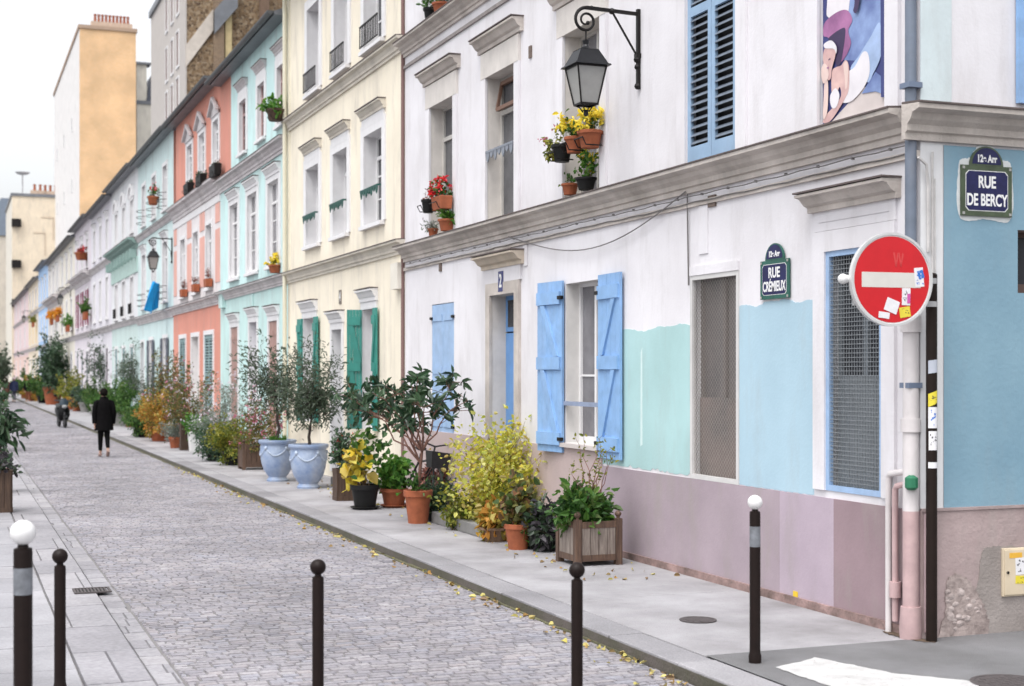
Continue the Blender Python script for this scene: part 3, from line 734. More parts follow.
# drain pipe: blue zinc above, cream below, pink at the foot
m = MB(TS); u = .03; pd = .062
pz = FZ(912, 330); m.tube([(u, pd, pz), (u, pd, HH1 - .1)], .043, 14); dp = m.build('drainpipe', M('blue_zinc', (.15, .18, .235), .55, .25, 3, streak=.4), h1, True)
m = MB(TS); m.tube([(u, pd, zp), (u, pd, pz + .02)], .06, 14); m.lathe([(.078, 0), (.078, .12)], (u, pd, pz - .02), 14); m.lathe([(.075, 0), (.075, .1)], (u, pd, 1.55), 14); m.build('lower_pipe', M('cream_pipe', (.66, .62, .62), .5, .12, 4, streak=.3), dp, True)
m = MB(TS); m.tube([(u, pd, .22), (u, pd, zp)], .06, 14); m.lathe([(.08, .0), (.085, .08), (.075, .24)], (u, pd, .0), 14); m.build('pipe_foot', M('pink_pipe', (.50, .35, .35), .6, .2, 5, streak=.3), dp, True)
m = MB(TS)
for z in (FZ(912, 88), 2.75, 1.9): m.box(u - .06, u + .06, .0, pd + .058, z - .02, z + .02)
m.build('bracket', M('blue_zinc2', (.15, .19, .27), .5), dp)
for k, uu in enumerate((.31, .225)):
    zt = 1.06 + (.0 if k == 2 else .16 - k * .09)
    m = MB(TS); m.tube([(uu, .06, .1 if k else .0), (uu, .06, zt - .03), (uu - .02, .06, zt), (u + .04, pd, zt + .03)] if k < 2 else [(uu, .05, .0), (uu, .05, zt)], .024, 10); m.build('waste_pipe', MATS['pink_pipe'] if k == 2 else MATS['cream_pipe'] if k == 0 else MATS['pink_pipe'], h1, True)
m = MB(TS); m.lathe([(.045, 0), (.045, .12)], (.225, .06, .28), 10); m.build('pipe_joint', MATS['pink_pipe'], h1, True)
m = MB(TS); m.box(.10, .17, .014, .03, .62, .74); m.build('hatch', M('rusty_hatch', (.16, .085, .07), .8, .4, 20), h1)
m = MB(TS); u5 = U(797); z5 = FZ(797, 597); m.box(u5 - .035, u5 + .035, .013, .018, z5 - .05, z5 + .05); m.build('gas_marker', M('marker_yellow', (.75, .52, .03), .5), h1)
m = MB(TS); m.lathe([(.03, 0), (.05, .02), (.05, .09), (.02, .11)], (-.03, .10, 1.12), 10); m.build('valve', M('valve_green', (.02, .16, .08), .5), h1)

# side facade on the cross street
B = h1
sw = (SX(1017, Y0) - D, SX(1017, Y0) - D + 1.0, SZ(1017, 293, Y0), SZ(1017, 230, Y0))
sw2 = (SX(1022, Y0) - D, SX(1022, Y0) - D + 1., zl + .06, 6.4)
wall(MB(TB), 0, 10, 0, HH1, [sw, sw2]).build('side_wall', plaster, B)
ledge(B, TB, -.16, 10, z1t - .003, z1b - .02, stone, .2)
u6 = SX(943, Y0) - D
window(B, TB, sw, .2, M('dark_wood_frame', (.09, .055, .045), .5), panes[1], 0, False, M('dark_reveal', (.30, .24, .22), .7)); 
window(B, TB, sw2, .2, white, panes[1], 1, False, plaster); shutter(B, TB, sw2[0] + .02, .5, sw2[2], sw2[3], blue, 0, .02, 'plank', -1, None) if 0 else None
m = MB(TB); m.box(sw2[0] - .07, sw2[0] + .4, .012, .05, sw2[2], sw2[3]); s = m.build('shutter', blue, B)
sblue = M('side_blue_coat', (.215, .345, .425), .8, .09, 1.2, .16, 25, streak=.2, tint=(.165, .285, .37))
def coat_cells(u0, u1, z0, z1, ops, mat, d):
    m = MB(TB); wall(m, u0, u1, z0, z1, ops, d=d); return m.build('painted_patch', mat, B)
coat_cells(u6, 10, zp + .0, z1b - .04, [sw], sblue, .008)
m = MB(TB); m.box(0, u6 - .004, -.002, .006, zp, z1b - .03); m.build('corner_strip', M('corner_white', (.70, .70, .71), .8, .1, 2, streak=.35), B)
coat(.0, SX(951, Y0) - D, z1t + .02, HH1 - .2, M('upper_blue_coat', (.60, .68, .70), .8, .09, 1.4, .1, 30, streak=.4), .007, jt=.0, jb=.015, par=B, T=TB)
m = MB(TB); m.box(-.0, 10, -.01, .02, 0, zp - .004); m.build('base_panel', M('side_base', (.42, .33, .325), .85, .2, 1.6, .4, 25, streak=.6, tint=(.29, .22, .215)), B)
m = MB(TB); m.box(0, 10, -.005, .03, zp - .004, zp + .018); m.build('base_moulding', MATS['side_base'], B)
def blob(pts, n=90, j=.012, seed=1):
    gg = random.Random(seed); out = []; k = len(pts)
    P = [Vector(p) for p in pts]
    for i in range(n):
        t = i / n * k; a = int(t); f = t - a
        p0, p1, p2, p3 = P[(a - 1) % k], P[a % k], P[(a + 1) % k], P[(a + 2) % k]
        q = .5 * ((2 * p1) + (-p0 + p2) * f + (2 * p0 - 5 * p1 + 4 * p2 - p3) * f * f + (-p0 + 3 * p1 - 3 * p2 + p3) * f ** 3)
        out.append((q.x + gg.uniform(-j, j), max(.003, q.y + gg.uniform(-j, j))))
    return out
def sp(px, py): return (SX(px, Y0) - D, SZ(px, py, Y0))
m = MB(TB); pts = [sp(*p) for p in ((958, 640), (975, 585), (980, 552), (992, 546), (1024, 546), (1080, 548), (1100, 600), (1090, 640))]
m.prism(blob(pts, 90, .006, 3), .021, .025); m.build('cement_patch', M('cement_patch', (.30, .265, .25), .9, .2, 2.5, .4, 40, streak=.3, tint=(.23, .20, .185)), B)
m = MB(TB); pts = [sp(*p) for p in ((938, 642), (943, 612), (944, 583), (953, 573), (966, 580), (975, 592), (982, 606), (986, 622), (980, 640))]
m.prism(blob(pts, 90, .01, 4), .026, .029); brk = m.build('broken_plaster', M('broken_plaster', (.40, .33, .31), .95, .35, 9, .8, 18, speck=.5, tint=(.20, .16, .15)), B)
m = MB(TB); gg = random.Random(8)
for k in range(26):
    px = 945 + gg.random() * 34; py = 585 + gg.random() * 45; u, z = sp(px, py)
    m.sphere((u, .03, z), gg.uniform(.015, .035), 6, 1.3, .2, gg.uniform(.6, 1.2))
m.build('exposed_rubble', M('pale_rubble', (.50, .43, .41), .95, .4, 14, .8, 30, tint=(.25, .2, .19)), brk, True)
m = MB(TB); u, z = sp(930, 560); m.box(.02, .09, .021, .045, .05, zp - .02); m.build('corner_strip', M('corner_pink', (.50, .38, .40), .85, .2, 3), B)
# cables down the corner
m = MB(TB); m.tube([(.1, .02, zp + .1), (.1, .015, z1b - .25), (.09, .03, z1b - .1)], .009, 5); m.tube([(.06, .02, 2.9), (.05, .03, 3.4), (.02, .05, 3.55), (-.06, .06, 3.6)], .012, 5); m.tube([(.125, .018, 2.4), (.12, .018, z1b - .3)], .006, 5); m.build('cable', M('pale_cable', (.55, .53, .52), .7, .2, 8), B)
# meter box
ub = thing('utility_box', 'cream plastic meter box with peeling stickers set in the side wall', 'utility box', (D, Y0, 0))
a, zt_ = sp(999, 548); b, zb_ = sp(1030, 594)
m = MB(TB); m.box(a, b, .02, .045, zb_, zt_); m.build('box_body', M('cream_plastic', (.62, .52, .38), .6, .12, 4), ub, bevel=.006)
m = MB(TB); m.box(a + .012, b - .012, .045, .052, zb_ + .012, zt_ - .012); m.build('box_door', MATS['cream_plastic'], ub, bevel=.003)
m = MB(TB); z = (zb_ + zt_) / 2; m.tube([(a + .04, .05, z), (a + .04, .06, z)], .011, 10); m.build('lock', iron_b, ub)
def sticker(par, T, u, z, w, h, mat, d, ink=None, rot=0, seed=1, t=.0015):
    ca, sa = math.cos(rot), math.sin(rot)
    T2 = lambda v: T((u + v[0] * ca - v[2] * sa, v[1], z + v[0] * sa + v[2] * ca))
    m = MB(T2); m.mi = 0; m.box(-w / 2, w / 2, d, d + t, -h / 2, h / 2)
    gg = random.Random(seed); m.mi = 1
    if ink:
        for k in range(7):
            x = gg.uniform(-.38, .3) * w; y = gg.uniform(-.4, .36) * h; l = gg.uniform(.06, .2) * w; e = gg.uniform(.03, .1) * h
            m.prism([(x, y), (x + l, y + e * gg.uniform(-1, 1)), (x + l * .8, y + e), (x - l * .1, y + e * .9)], d + t, d + t + .0006)
    return m.build('sticker', [mat, ink or mat], par)
s_w = M('sticker_white', (.75, .74, .76), .4, .08, 30); s_y = M('sticker_yellow', (.72, .60, .05), .4, .1, 30); s_k = M('sticker_ink', (.03, .03, .04), .5); s_b = M('sticker_blue', (.03, .16, .55), .4); s_r = M('sticker_magenta', (.55, .10, .35), .4); s_o = M('sticker_orange', (.75, .42, .05), .4, .1, 20)
sticker(ub, TB, a + .115, zt_ - .055, .12, .04, s_o, .0525, None)
sticker(ub, TB, a + .155, zt_ - .14, .085, .13, s_w, .0525, s_k, .03, 4)
sticker(ub, TB, a + .155, zt_ - .245, .085, .06, s_y, .0525, s_k, -.05, 5)

# painting on the blind opening: overlapping flat shapes of paint
pt = thing('wall_painting', 'figurative painting of a pale woman among blue and magenta shapes in a blind upper opening', 'painting', (D, Y0, 0))
o = wF; pw = o[1] - o[0]
def q(x, y): return (o[1] - x * pw, o[2] + .02 + y * .78)      # x from the far side to the corner, y upwards, both 0..1
pm = [M('art_navy', (.045, .055, .19), .6, .2, 3), M('art_blue', (.25, .34, .55), .6, .5, 2.4, tint=(.09, .13, .32)), M('art_magenta', (.36, .15, .30), .6, .5, 3, tint=(.15, .05, .15)), M('art_skin', (.66, .46, .42), .6, .2, 5, tint=(.50, .30, .30)), M('art_white', (.74, .71, .74), .6, .1, 4), M('art_pale', (.62, .55, .53), .6, .1, 5), M('art_dark', (.05, .03, .09), .6, .2, 4), M('art_light_skin', (.74, .57, .52), .6, .1, 5), M('art_lightblue', (.38, .50, .74), .6, .3, 3)]
shapes = [(0, [(0, 0), (1, 0), (1, 3.4), (0, 3.4)]), (1, [(.30, .62), (.55, .55), (.88, .82), (.88, 3.3), (.38, 3.3)]),
          (5, [(0, 0), (.14, .0), (.62, .27), (.95, .13), (1, .10), (1, 0)]), (4, [(.08, 1.34), (.10, 1.12), (.34, 1.10), (.42, 1.2), (.5, 2.2), (.2, 2.4)]),
          (2, [(.02, .95), (.04, 1.08), (.22, 1.14), (.38, 1.12), (.46, 1.0), (.40, .9), (.44, .76), (.36, .64), (.26, .60), (.2, .72), (.1, .9)]),
          (6, [(.1, .9), (.3, .95), (.36, .9), (.3, .62), (.24, .56), (.18, .7), (.16, .84)]),
          (8, [(.44, .48), (.56, .6), (.72, .74), (.86, .86), (.88, .55), (.76, .36), (.68, .30)]),
          (1, [(.60, .2), (.80, .38), (.9, .30), (.93, .12), (.8, .18)]),
          (4, [(.30, .20), (.36, .44), (.50, .50), (.62, .62), (.70, .58), (.72, .40), (.66, .28), (.54, .19), (.42, .15)]),
          (3, [(.16, .30), (.16, .52), (.22, .56), (.30, .56), (.37, .60), (.42, .52), (.42, .30), (.36, .20), (.20, .05), (.1, .0), (.02, .02), (.06, .08), (.20, .16), (.30, .24), (.28, .34), (.22, .26)]),
          (7, [(.34, .56), (.39, .58), (.41, .5), (.40, .34), (.37, .3), (.36, .42)]),
          (4, [(.15, .17), (.14, .28), (.22, .34), (.28, .26), (.25, .16), (.2, .13)]),
          (7, [(.03, .06), (.04, .3), (.05, .42), (.1, .45), (.11, .3), (.09, .1)]),
          (3, [(.05, .6), (.03, .72), (.06, .8), (.14, .82), (.22, .76), (.22, .68), (.17, .56), (.15, .46), (.10, .46)]),
          (7, [(.03, .44), (.0, .56), (.04, .64), (.1, .6), (.12, .5), (.08, .44)]),
          (4, [(.07, .80), (.05, .85), (.16, .86), (.24, .78), (.24, .70), (.2, .76)]),
          (6, [(.11, .66), (.15, .68), (.15, .66)]), (2, [(.09, .585), (.13, .59), (.12, .565)]),
          (6, [(.55, 1.05), (.6, 1.2), (.6, 1.6), (.50, 1.6), (.52, 1.18), (.5, 1.08)]), (6, [(.66, 1.18), (.74, 1.7), (.66, 1.7), (.64, 1.24)]),
          (0, [(.90, .10), (.97, .08), (.97, 3.3), (.88, 3.3)])]
m = MB(TS)
def dense(p):
    n = len(p)
    return blob(p, n * 6, 0, 1) if n > 5 else p
for i, (c, poly) in enumerate(shapes):
    m.mi = c; pp = [q(*p) for p in (dense(poly) if c not in (0, 5) else poly)]
    pp = [(max(o[0] + .005, min(o[1] - .005, u)), min(o[3], max(o[2] + .01, z))) for u, z in pp]
    dd = -.026 + i * .0012
    m.add([(u, dd, z) for u, z in pp], [tuple(range(len(pp)))])
m.build('paint_layers', pm, pt, fix=False)
# ------------------------------------------------------------------ the row of painted houses
trimw = M('trim_white', (.72, .71, .72), .6, .08, 4)
ledge_m = M('ledge_stone', (.50, .48, .48), .8, .2, 2, streak=.4)
def row_house(name, label, pxr, pxl, Hh, walls, floors, ledges, extra=None, eave=.3, xo=0.):
    """walls: (z0,z1,material[,ua,ub]); floors: (z0,z1,centres/px list,width,options)"""
    X = D + xo; ya, yb = FY(pxr, X) if pxr else None, FY(pxl, X)
    t = thing(name, label, 'house', (X, ya, 0)); W = yb - ya
    allo = []
    for fl in floors:
        z0, z1, bays, wid, op = fl
        lst = []
        for i, bc in enumerate(bays):
            if isinstance(bc, tuple): a, b = FY(bc[1], X) - ya, FY(bc[0], X) - ya
            else: a, b = W * bc - wid / 2, W * bc + wid / 2
            lst.append((a, b, op.get('zz', {}).get(i, z0), z1))
        allo.append(lst)
    flat = [o for l in allo for o in l]
    for k, wl in enumerate(walls):
        a, b, mt = wl[:3]; ua, ub = (wl[3], wl[4]) if len(wl) > 3 else (0, W)
        if isinstance(ua, str): ua = FY(float(ua), X) - ya
        if isinstance(ub, str): ub = FY(float(ub), X) - ya
        o = wall(MB(TS), ua, ub, a, b, flat).build('wall', mt, t)
    shell(t, W, Hh, 8.5, walls[-1][2], eave)
    for z1, z0, mt, d in ledges: ledge(t, TS, .0, W, z1, z0, mt, d)
    for fl, lst in zip(floors, allo):
        op = fl[4]; rv = op.get('rev', trimw)
        for i, o in enumerate(lst):
            kind = op.get('kind', {}).get(i, 'window')
            if kind == 'door':
                m = MB(TS); a, b, c, e = o; m.box(a, b, -.22, -.18, c, e - .5); m.box(a, b, -.22, -.18, e - .47, e)
                for kk in range(2): m.box(a + .12, b - .12, -.18, -.165, c + .2 + kk * .95, c + 1. + kk * .95)
                w = m.build('door', op.get('doorm', trimw), t); m = MB(TS); reveal(m, o, .22); m.build('reveal', rv, w)
                m = MB(TS); m.sphere((a + .12, -.14, c + 1), .03, 8); m.build('handle', iron_b, w)
            else:
                w = window(t, TS, o, op.get('dep', .12), op.get('frame', white), op.get('pane') or panes[(1, 0, 1, 3)[rnd.randrange(4)]], op.get('rails', 2), True, rv)
            if op.get('sur', True): surround(w, TS, o, op.get('surm', trimw), op.get('surw', .13), .03)
            hd = op.get('head'); a, b, c, e = o
            if hd == 'flat': header(w, TS, a - .1, b + .1, e + .13, op.get('headm', trimw), .05, .2, .14)
            elif hd == 'shelf': header(w, TS, a - .12, b + .12, e + .3, op.get('headm', trimw), .05, .15, .14); m = MB(TS); m.box(a - .13, b + .13, -.003, .032, e + .132, e + .3); m.build('frieze', trimw, w)
            elif hd == 'pediment':
                m = MB(TS); mid = (a + b) / 2; z = e + .12
                m.prism([(a - .2, z), (b + .2, z), (b + .2, z + .09), (mid, z + .42), (a - .2, z + .09)], -.003, .06)
                m.prism([(a - .26, z + .06), (a - .2, z + .14), (mid, z + .52), (b + .2, z + .14), (b + .26, z + .06), (b + .22, z + .05), (mid, z + .42), (a - .22, z + .05)], .061, .15)
                m.build('pediment', op.get('headm', ledge_m), w)
            elif hd == 'arch':
                m = MB(TS); mid = (a + b) / 2; z = e + .1; n = 12; r = (b - a) / 2 + .2
                ou = [(mid + r * math.cos(math.pi * k / n), z + r * .8 * math.sin(math.pi * k / n)) for k in range(n + 1)]
                inn = [(mid + (r - .14) * math.cos(math.pi * k / n), z + (r - .14) * .75 * math.sin(math.pi * k / n)) for k in range(n, -1, -1)]
                m.prism(ou + inn, -.003, .12); m.prism(inn, -.002, .05); m.build('arch', op.get('headm', ledge_m), w)
            if op.get('sill', True) and kind != 'door': MB(TS).box(a - .12, b + .12, -.18, .09, c - .07, c - .002).build('sill', op.get('sillm', trimw), w)
            rs = op.get('rail')
            if rs and (op.get('railon') is None or i in op['railon']): railing(w, TS, a, b, c + op.get('railz', .0), op.get('railm', iron_b), op.get('railh', .35), op.get('raild', .1), rs)
            sh = op.get('shut', {}).get(i, op.get('shut', {}).get('all'))
            if sh:
                st, mt, ang = sh; hw = (b - a) / 2
                if st.startswith('closed'):
                    for hx, sd in ((a, 1), (b, -1)): shutter(t, TS, hx, hw - .01, c + .02, e - .01, mt, 0, -.03, st.split('_')[1], sd)
                else:
                    for hx, sd, an in ((a - .01, -1, ang[0]), (b + .01, 1, ang[1])):
                        if an is not None: shutter(t, TS, hx, hw * op.get('shw', 1.), c, e, mt, R(an), .032, st.split('_')[1], sd)
    if extra: extra(t, X, ya, W, allo)
    return t, X, ya, W, allo

def painted(name, c, **kw): return M(name, c, .8, .10, .9, .2, 35, streak=kw.pop('streak', .5), **kw)
yel = painted('cream_yellow_wall', (.80, .73, .60)); tq = painted('aqua_wall', (.55, .75, .745)); tq2 = painted('mint_wall', (.51, .70, .68))
corl = painted('coral_wall', (.63, .26, .195)); corl2 = painted('coral_pale', (.69, .37, .31)); wpk = painted('white_pink_wall', (.70, .66, .665))
mint = painted('pale_mint_wall', (.57, .70, .70)); lil = painted('lilac_white_wall', (.66, .64, .69)); whi = painted('cool_white_wall', (.68, .69, .71))
crm = painted('cream_wall', (.70, .66, .58)); crm2 = painted('warm_white_wall', (.68, .65, .62)); skyb = painted('sky_blue_wall', (.36, .54, .80)); pink = painted('rose_wall', (.68, .54, .55)); ochre = painted('ochre_wall', (.70, .60, .47))
tealsh = M('teal_grey_shutter', (.13, .22, .25), .6, .2, 4); brsh = M('brown_shutter', (.36, .22, .19), .65, .2, 4, streak=.2); grsh = M('grey_green_shutter', (.22, .32, .33), .6, .2, 4); dksh = M('slate_shutter', (.10, .11, .14), .6, .2, 4); wsh = M('pale_shutter', (.55, .57, .58), .6, .1, 4)
yelsh = M('yellow_shutter', (.70, .43, .03), .5, .1, 4); crims = M('crimson_shutter', (.28, .02, .09), .5, .1, 4)
ledg_y = M('ledge_cream', (.60, .555, .48), .8, .15, 1.5, .2, 40, streak=.6)
ledg_g = M('ledge_grey', (.58, .55, .555), .8, .2, 1.5, streak=.5, tint=(.43, .40, .41))

def numberplate(par, u, z, s, d=.012, w=.17, h=.26, dark=None):
    m = MB(TS); m.box(u - w / 2, u + w / 2, -.002, d, z - h / 2, z + h / 2); p = m.build('number_plate', dark or M('plate_brown', (.14, .11, .09), .4), par)
    text('numeral', s, h * .9, MATS['enamel_white'], p, onwall(u, z, d + .001), .8, .001, .006)

def ex_yellow(t, X, ya, W, al):
    numberplate(t, FY(340.5) - ya, FZ(340.5, 297), '4')
    m = MB(TS); m.box(W - .22, W - .02, 0, .03, 4.1, 10.); m.build('pilaster', M('pale_yellow_trim', (.74, .70, .57), .7, .08, 2), t)
    m = MB(TS); m.tube([(W - .12, .1, 0), (W - .12, .1, 10.)], .045, 10); m.build('drainpipe', M('cream_drain', (.66, .63, .50), .6), t, True)
    m = MB(TS); m.box(0.02, .42, .0, .12, FZ(398, 290), FZ(398, 264)); m.build('cable_box', M('cream_box', (.70, .66, .58), .6), t)
    m = MB(TS); m.tube([(.03, .03, 0), (.03, .03, 4.), (.02, .03, 9.9)], .03, 8); m.build('cable', M('rusty_cable', (.20, .12, .11), .8), t)
row_house('yellow_house', 'pale yellow house with open green plank shutters beside its ground floor windows', 405, 288, 10.3,
    [(0, 10.3, yel)],
    [(1.0, FZ(363, 310), [(364, 375.5), (304.5, 316)], 1, dict(shw=.72, shut={0: ('open_plank', green, (2, 70)), 1: ('open_plank', green, (2, 2))}, head='flat', sillm=yel, dep=.2)),
     (.12, FZ(333, 330) , [(333, 342.5)], 1, dict(kind={0: 'door'}, head='flat', doorm=M('grey_door', (.50, .51, .53), .5))),
     (4.55, FZ(383, 127), [(365, 383), (334, 348), (307, 319.5)], 1, dict(head='shelf', rail='lambrequin', railm=M('rail_green', (.018, .085, .07), .5, .2, 5, spec=.25), railh=.62, raild=.09, headm=ledg_y, dep=.26, surw=.2)),
     (7.62, 9.35, [(365, 383), (335, 348.5), (308, 320)], 1, dict(rail='bars', railh=.42, railm=iron_b, surw=.2, dep=.26))],
    [(4.13, 3.9, ledg_y, .15), (7.40, 7.16, ledg_y, .15)], ex_yellow)
def ex_turq(t, X, ya, W, al):
    m = MB(TS); u = FY(252) - ya; m.box(u - .22, u + .22, 0, .03, 3.45, 4.0 - .12); m.build('relief_tile', tq2, t)
    m = MB(TS); u = FY(224) - ya; m.box(u - .25, u + .25, 0, .1, FZ(224, 308), FZ(224, 290)); m.build('junction_box', tq2, t)
ho = dict(head='shelf', headm=trimw)
row_house('turquoise_house', 'pale turquoise house with closed brown shutters at street level', 288, 220.5, 9.75,
    [(0, 4.0, tq2), (4.0, 7.0, tq), (7.0, 9.75, tq, 0, '231')],
    [(.45, 3.15, [(269.5, 278), (231.5, 238.5)], 1, dict(shut={'all': ('closed_plain', brsh, 0)}, head='flat')), (.12, 3.2, [(250, 257.5)], 1, dict(kind={0: 'door'}, head='flat', doorm=M('lilac_door', (.50, .47, .55), .5))),
     (4.4, 6.3, [(268.5, 279.3), (248, 257.4), (230.6, 238.5)], 1, dict(head='flat', pane=panes[3], surw=.2)),
     (7.45, 8.75, [(277.8, 286.3), (258.3, 265), (240, 246.5)], 1, dict(head='shelf', surw=.2, headm=ledg_g, frame=M('reddish_frame', (.40, .26, .25), .6)))],
    [(4.13, 3.9, ledg_g, .17), (7.12, 6.8, ledg_g, .2)], ex_turq)
def ex_coral(t, X, ya, W, al):
    cs = [(a + b) / 2 for a, b, c, e in al[2]]
    us = [W * .03] + [(cs[0] + cs[1]) / 2, (cs[1] + cs[2]) / 2, W * .96]
    hw = [.35, .42, .42, .3]
    for u, k in zip([.42, (cs[0] + cs[1]) / 2, (cs[1] + cs[2]) / 2, W - .45], hw):
        for za, zb in ((4.45, 5.9), (6.08, 6.6)): MB(TS).box(u - k, u + k, 0, .014, za, zb).build('coral_panel', corl2, t)
    m = MB(TS); m.box(0, W, -.003, .022, 6.62, 6.8); m.build('string_course', trimw, t)
row_house('coral_house', 'coral red house with white panelled middle storey and pedimented top windows', 220.5, 173.5, 9.95,
    [(0, 3.9, corl), (3.9, 7.1, wpk), (7.1, 9.95, corl, '231', '176')],
    [(.55, 3.05, [(205, 213.5), (180, 186)], 1, dict(shut={'all': ('closed_louvre', grsh, 0)}, sur=True)), (.12, 3.05, [(192, 199)], 1, dict(kind={0: 'door'}, doorm=M('cream_door', (.62, .57, .53), .5))),
     (4.35, 6.15, [(206.5, 212), (193.5, 198.5), (181, 185.5)], 1, dict(pane=panes[0], surw=.12)),
     (7.75, 8.9, [(213.5, 219), (199.5, 205), (187.5, 192.5)], 1, dict(head='pediment', surw=.2, headm=ledg_g))],
    [(4.1, 3.84, ledg_g, .17), (7.3, 6.85, ledg_g, .24)], ex_coral)
row_house('mint_house', 'pale mint house with bowed iron rails and slate shutters next to the coral house', 173.5, 138, 10.0,
    [(0, 10.0, mint)],
    [(.4, 3.15, [.2, .58], .95, dict(shut={'all': ('open_plain', dksh, (0, 0))}, shw=.9, sur=True)), (.12, 3.1, [.84], .95, dict(kind={0: 'door'}, doorm=tealsh)),
     (4.4, 6.4, [.2, .5, .8], 1.1, dict(rail='wavy', railh=.5, raild=.22, head='flat')), (7.5, 9.0, [.2, .5, .8], 1.0, dict(rail='wavy', railh=.55, raild=.25))],
    [(4.1, 3.8, ledg_g, .18), (7.2, 7.0, ledg_g, .15)])
def ex_green(t, X, ya, W, al):
    for k in range(9): u = .3 + (W - .6) * k / 8; MB(TS).box(u - .09, u + .09, .03, .3, 6.45, 6.8).build('corbel', M('green_corbel', (.28, .40, .37), .7), t)
    m = MB(TS); m.box(0, W, -.003, .05, 5.9, 6.5); m.build('frieze', M('green_frieze', (.40, .54, .50), .7, .15, 3), t)
row_house('green_cornice_house', 'cool white house with projecting grey green cornice under arched top windows', 138, 112, 10.1,
    [(0, 3.9, painted('pale_green_ground', (.52, .64, .62))), (3.9, 10.1, whi)],
    [(.3, 3.0, [.2, .5, .8], 1.1, dict(shut={'all': ('closed_plain', grsh, 0)})), (4.3, 5.8, [.2, .5, .8], 1.1, dict(pane=panes[0], rail='bars', railh=.45)), (7.6, 8.9, [.2, .5, .8], 1., dict(head='arch', headm=trimw, pane=panes[0]))],
    [(4.1, 3.9, ledg_g, .15), (7.25, 6.82, M('green_ledge', (.24, .35, .32), .7, .2, 3), .4)], ex_green)
def plainfl(c0=.45, sh=None, top=True, extra2=None, n=3):
    b = [.2, .5, .8] if n == 3 else [.3, .7]
    return [(c0, 3.1, b, 1.05, dict(shut={'all': ('closed_plain', sh or dksh, 0)})), (4.5, 6.4, b, 1.0, dict(**(extra2 or {}))), (7.6, 9.1, b, .95, dict(head='flat'))]
lg = [(4.1, 3.85, ledg_g, .17), (7.2, 6.95, ledg_g, .17)]
row_house('lilac_house', 'plain lilac white house with narrow white windows between green corniced and crimson shuttered houses', 112, 91, 10.0, [(0, 10.0, lil)], plainfl(sh=M('plum_shutter', (.20, .16, .20), .6)), lg)
row_house('crimson_shutter_house', 'lilac grey house with crimson shutters on its middle storey', 91, 75, 10.2, [(0, 10.2, painted('rose_lilac_wall', (.65, .60, .65)))], plainfl(extra2=dict(shut={'all': ('open_plain', crims, (0, 0))}, shw=.5)), [(4.1, 3.85, ledg_g, .17), (7.3, 6.8, ledg_g, .45)])
row_house('cream_house', 'cream house with greenery at its first floor window sills', 75, 60, 10.0, [(0, 10.0, crm)], plainfl(), lg)
row_house('grey_cornice_house', 'warm white house with heavy grey cornice at mid height', 60, 48, 10.0, [(0, 10.0, crm2)], plainfl(), [(4.1, 3.85, ledg_g, .17), (7.2, 6.6, ledg_g, .5)])
row_house('blue_house', 'sky blue house in the far part of the row', 48, 38.5, 10.4, [(0, 3.9, painted('pale_blue_ground', (.52, .62, .74))), (3.9, 10.4, skyb)], plainfl(sh=wsh), [(4.1, 3.85, ledg_g, .17), (7.2, 6.95, trimw, .17)])
row_house('yellow_shutter_house', 'ochre cream house with bright yellow shutters on the first floor', 38.5, 28.5, 9.9, [(0, 9.9, ochre)], [(.45, 3.1, [.2, .5, .8], 1.05, dict(shut={'all': ('closed_plain', wsh, 0)})), (4.4, 6.5, [.2, .5, .8], 1.5, dict(shut={'all': ('closed_plain', yelsh, 0)})), (7.6, 9.1, [.2, .5, .8], 1.3, dict())], lg)
row_house('rose_house', 'pale rose house at the far end of the row', 28.5, 14, 9.8, [(0, 3.6, painted('rose_orange', (.68, .50, .45))), (3.6, 9.8, pink)], plainfl(), lg)

# ------------------------------------------------------------------ tall buildings behind and at the end
def block(name, label, X0, X1, Y0_, Y1_, Hh, front, side, roofm=zinc, cat='building'):
    t = thing(name, label, cat, (X0, Y0_, 0)); a, b = X1 - X0, Y1_ - Y0_
    m = MB(); m.quad((0, 0, 0), (0, 0, Hh), (a, 0, Hh), (a, 0, 0)); m.build('gable_wall', front, t)
    m = MB(); m.quad((0, 0, 0), (0, b, 0), (0, b, Hh), (0, 0, Hh)); m.quad((a, 0, 0), (a, 0, Hh), (a, b, Hh), (a, b, 0)); m.quad((0, b, 0), (a, b, 0), (a, b, Hh), (0, b, Hh)); m.build('wall', side, t)
    m = MB(); m.box(-.12, a + .12, -.12, b + .12, Hh, Hh + .35); r = m.build('roof', roofm, t)
    return t, r
def winrow(t, us, zs, w, h, mat, T=TS, name='window', d=.02):
    for z in zs:
        for u in us:
            m = MB(T); m.box(u - w / 2 - .1, u + w / 2 + .1, .002, .05, z - .12, z); fr = None
            m.box(u - w / 2 - .08, u - w / 2, .002, .05, z, z + h); m.box(u + w / 2, u + w / 2 + .08, .002, .05, z, z + h); m.box(u - w / 2 - .08, u + w / 2 + .08, .002, .05, z + h, z + h + .08)
            f = m.build(name, trimw, t); m = MB(T); m.box(u - w / 2, u + w / 2, .003, .012, z, z + h); m.build('pane', mat, f)
def chimneys(r, xs, y, z, potm=terracotta, base=M('chimney_render', (.55, .42, .33), .9, .2, 3)):
    m = MB(); m.box(min(xs) - .4, max(xs) + .4, y - .35, y + .35, z, z + .5); c = m.build('chimney', base, r)
    for x in xs: MB().lathe([(.14, 0), (.11, .6), (.15, .62), (.15, .75), (.10, .76)], (x, y, z + .5), 10).build('chimney_pot', potm, c)
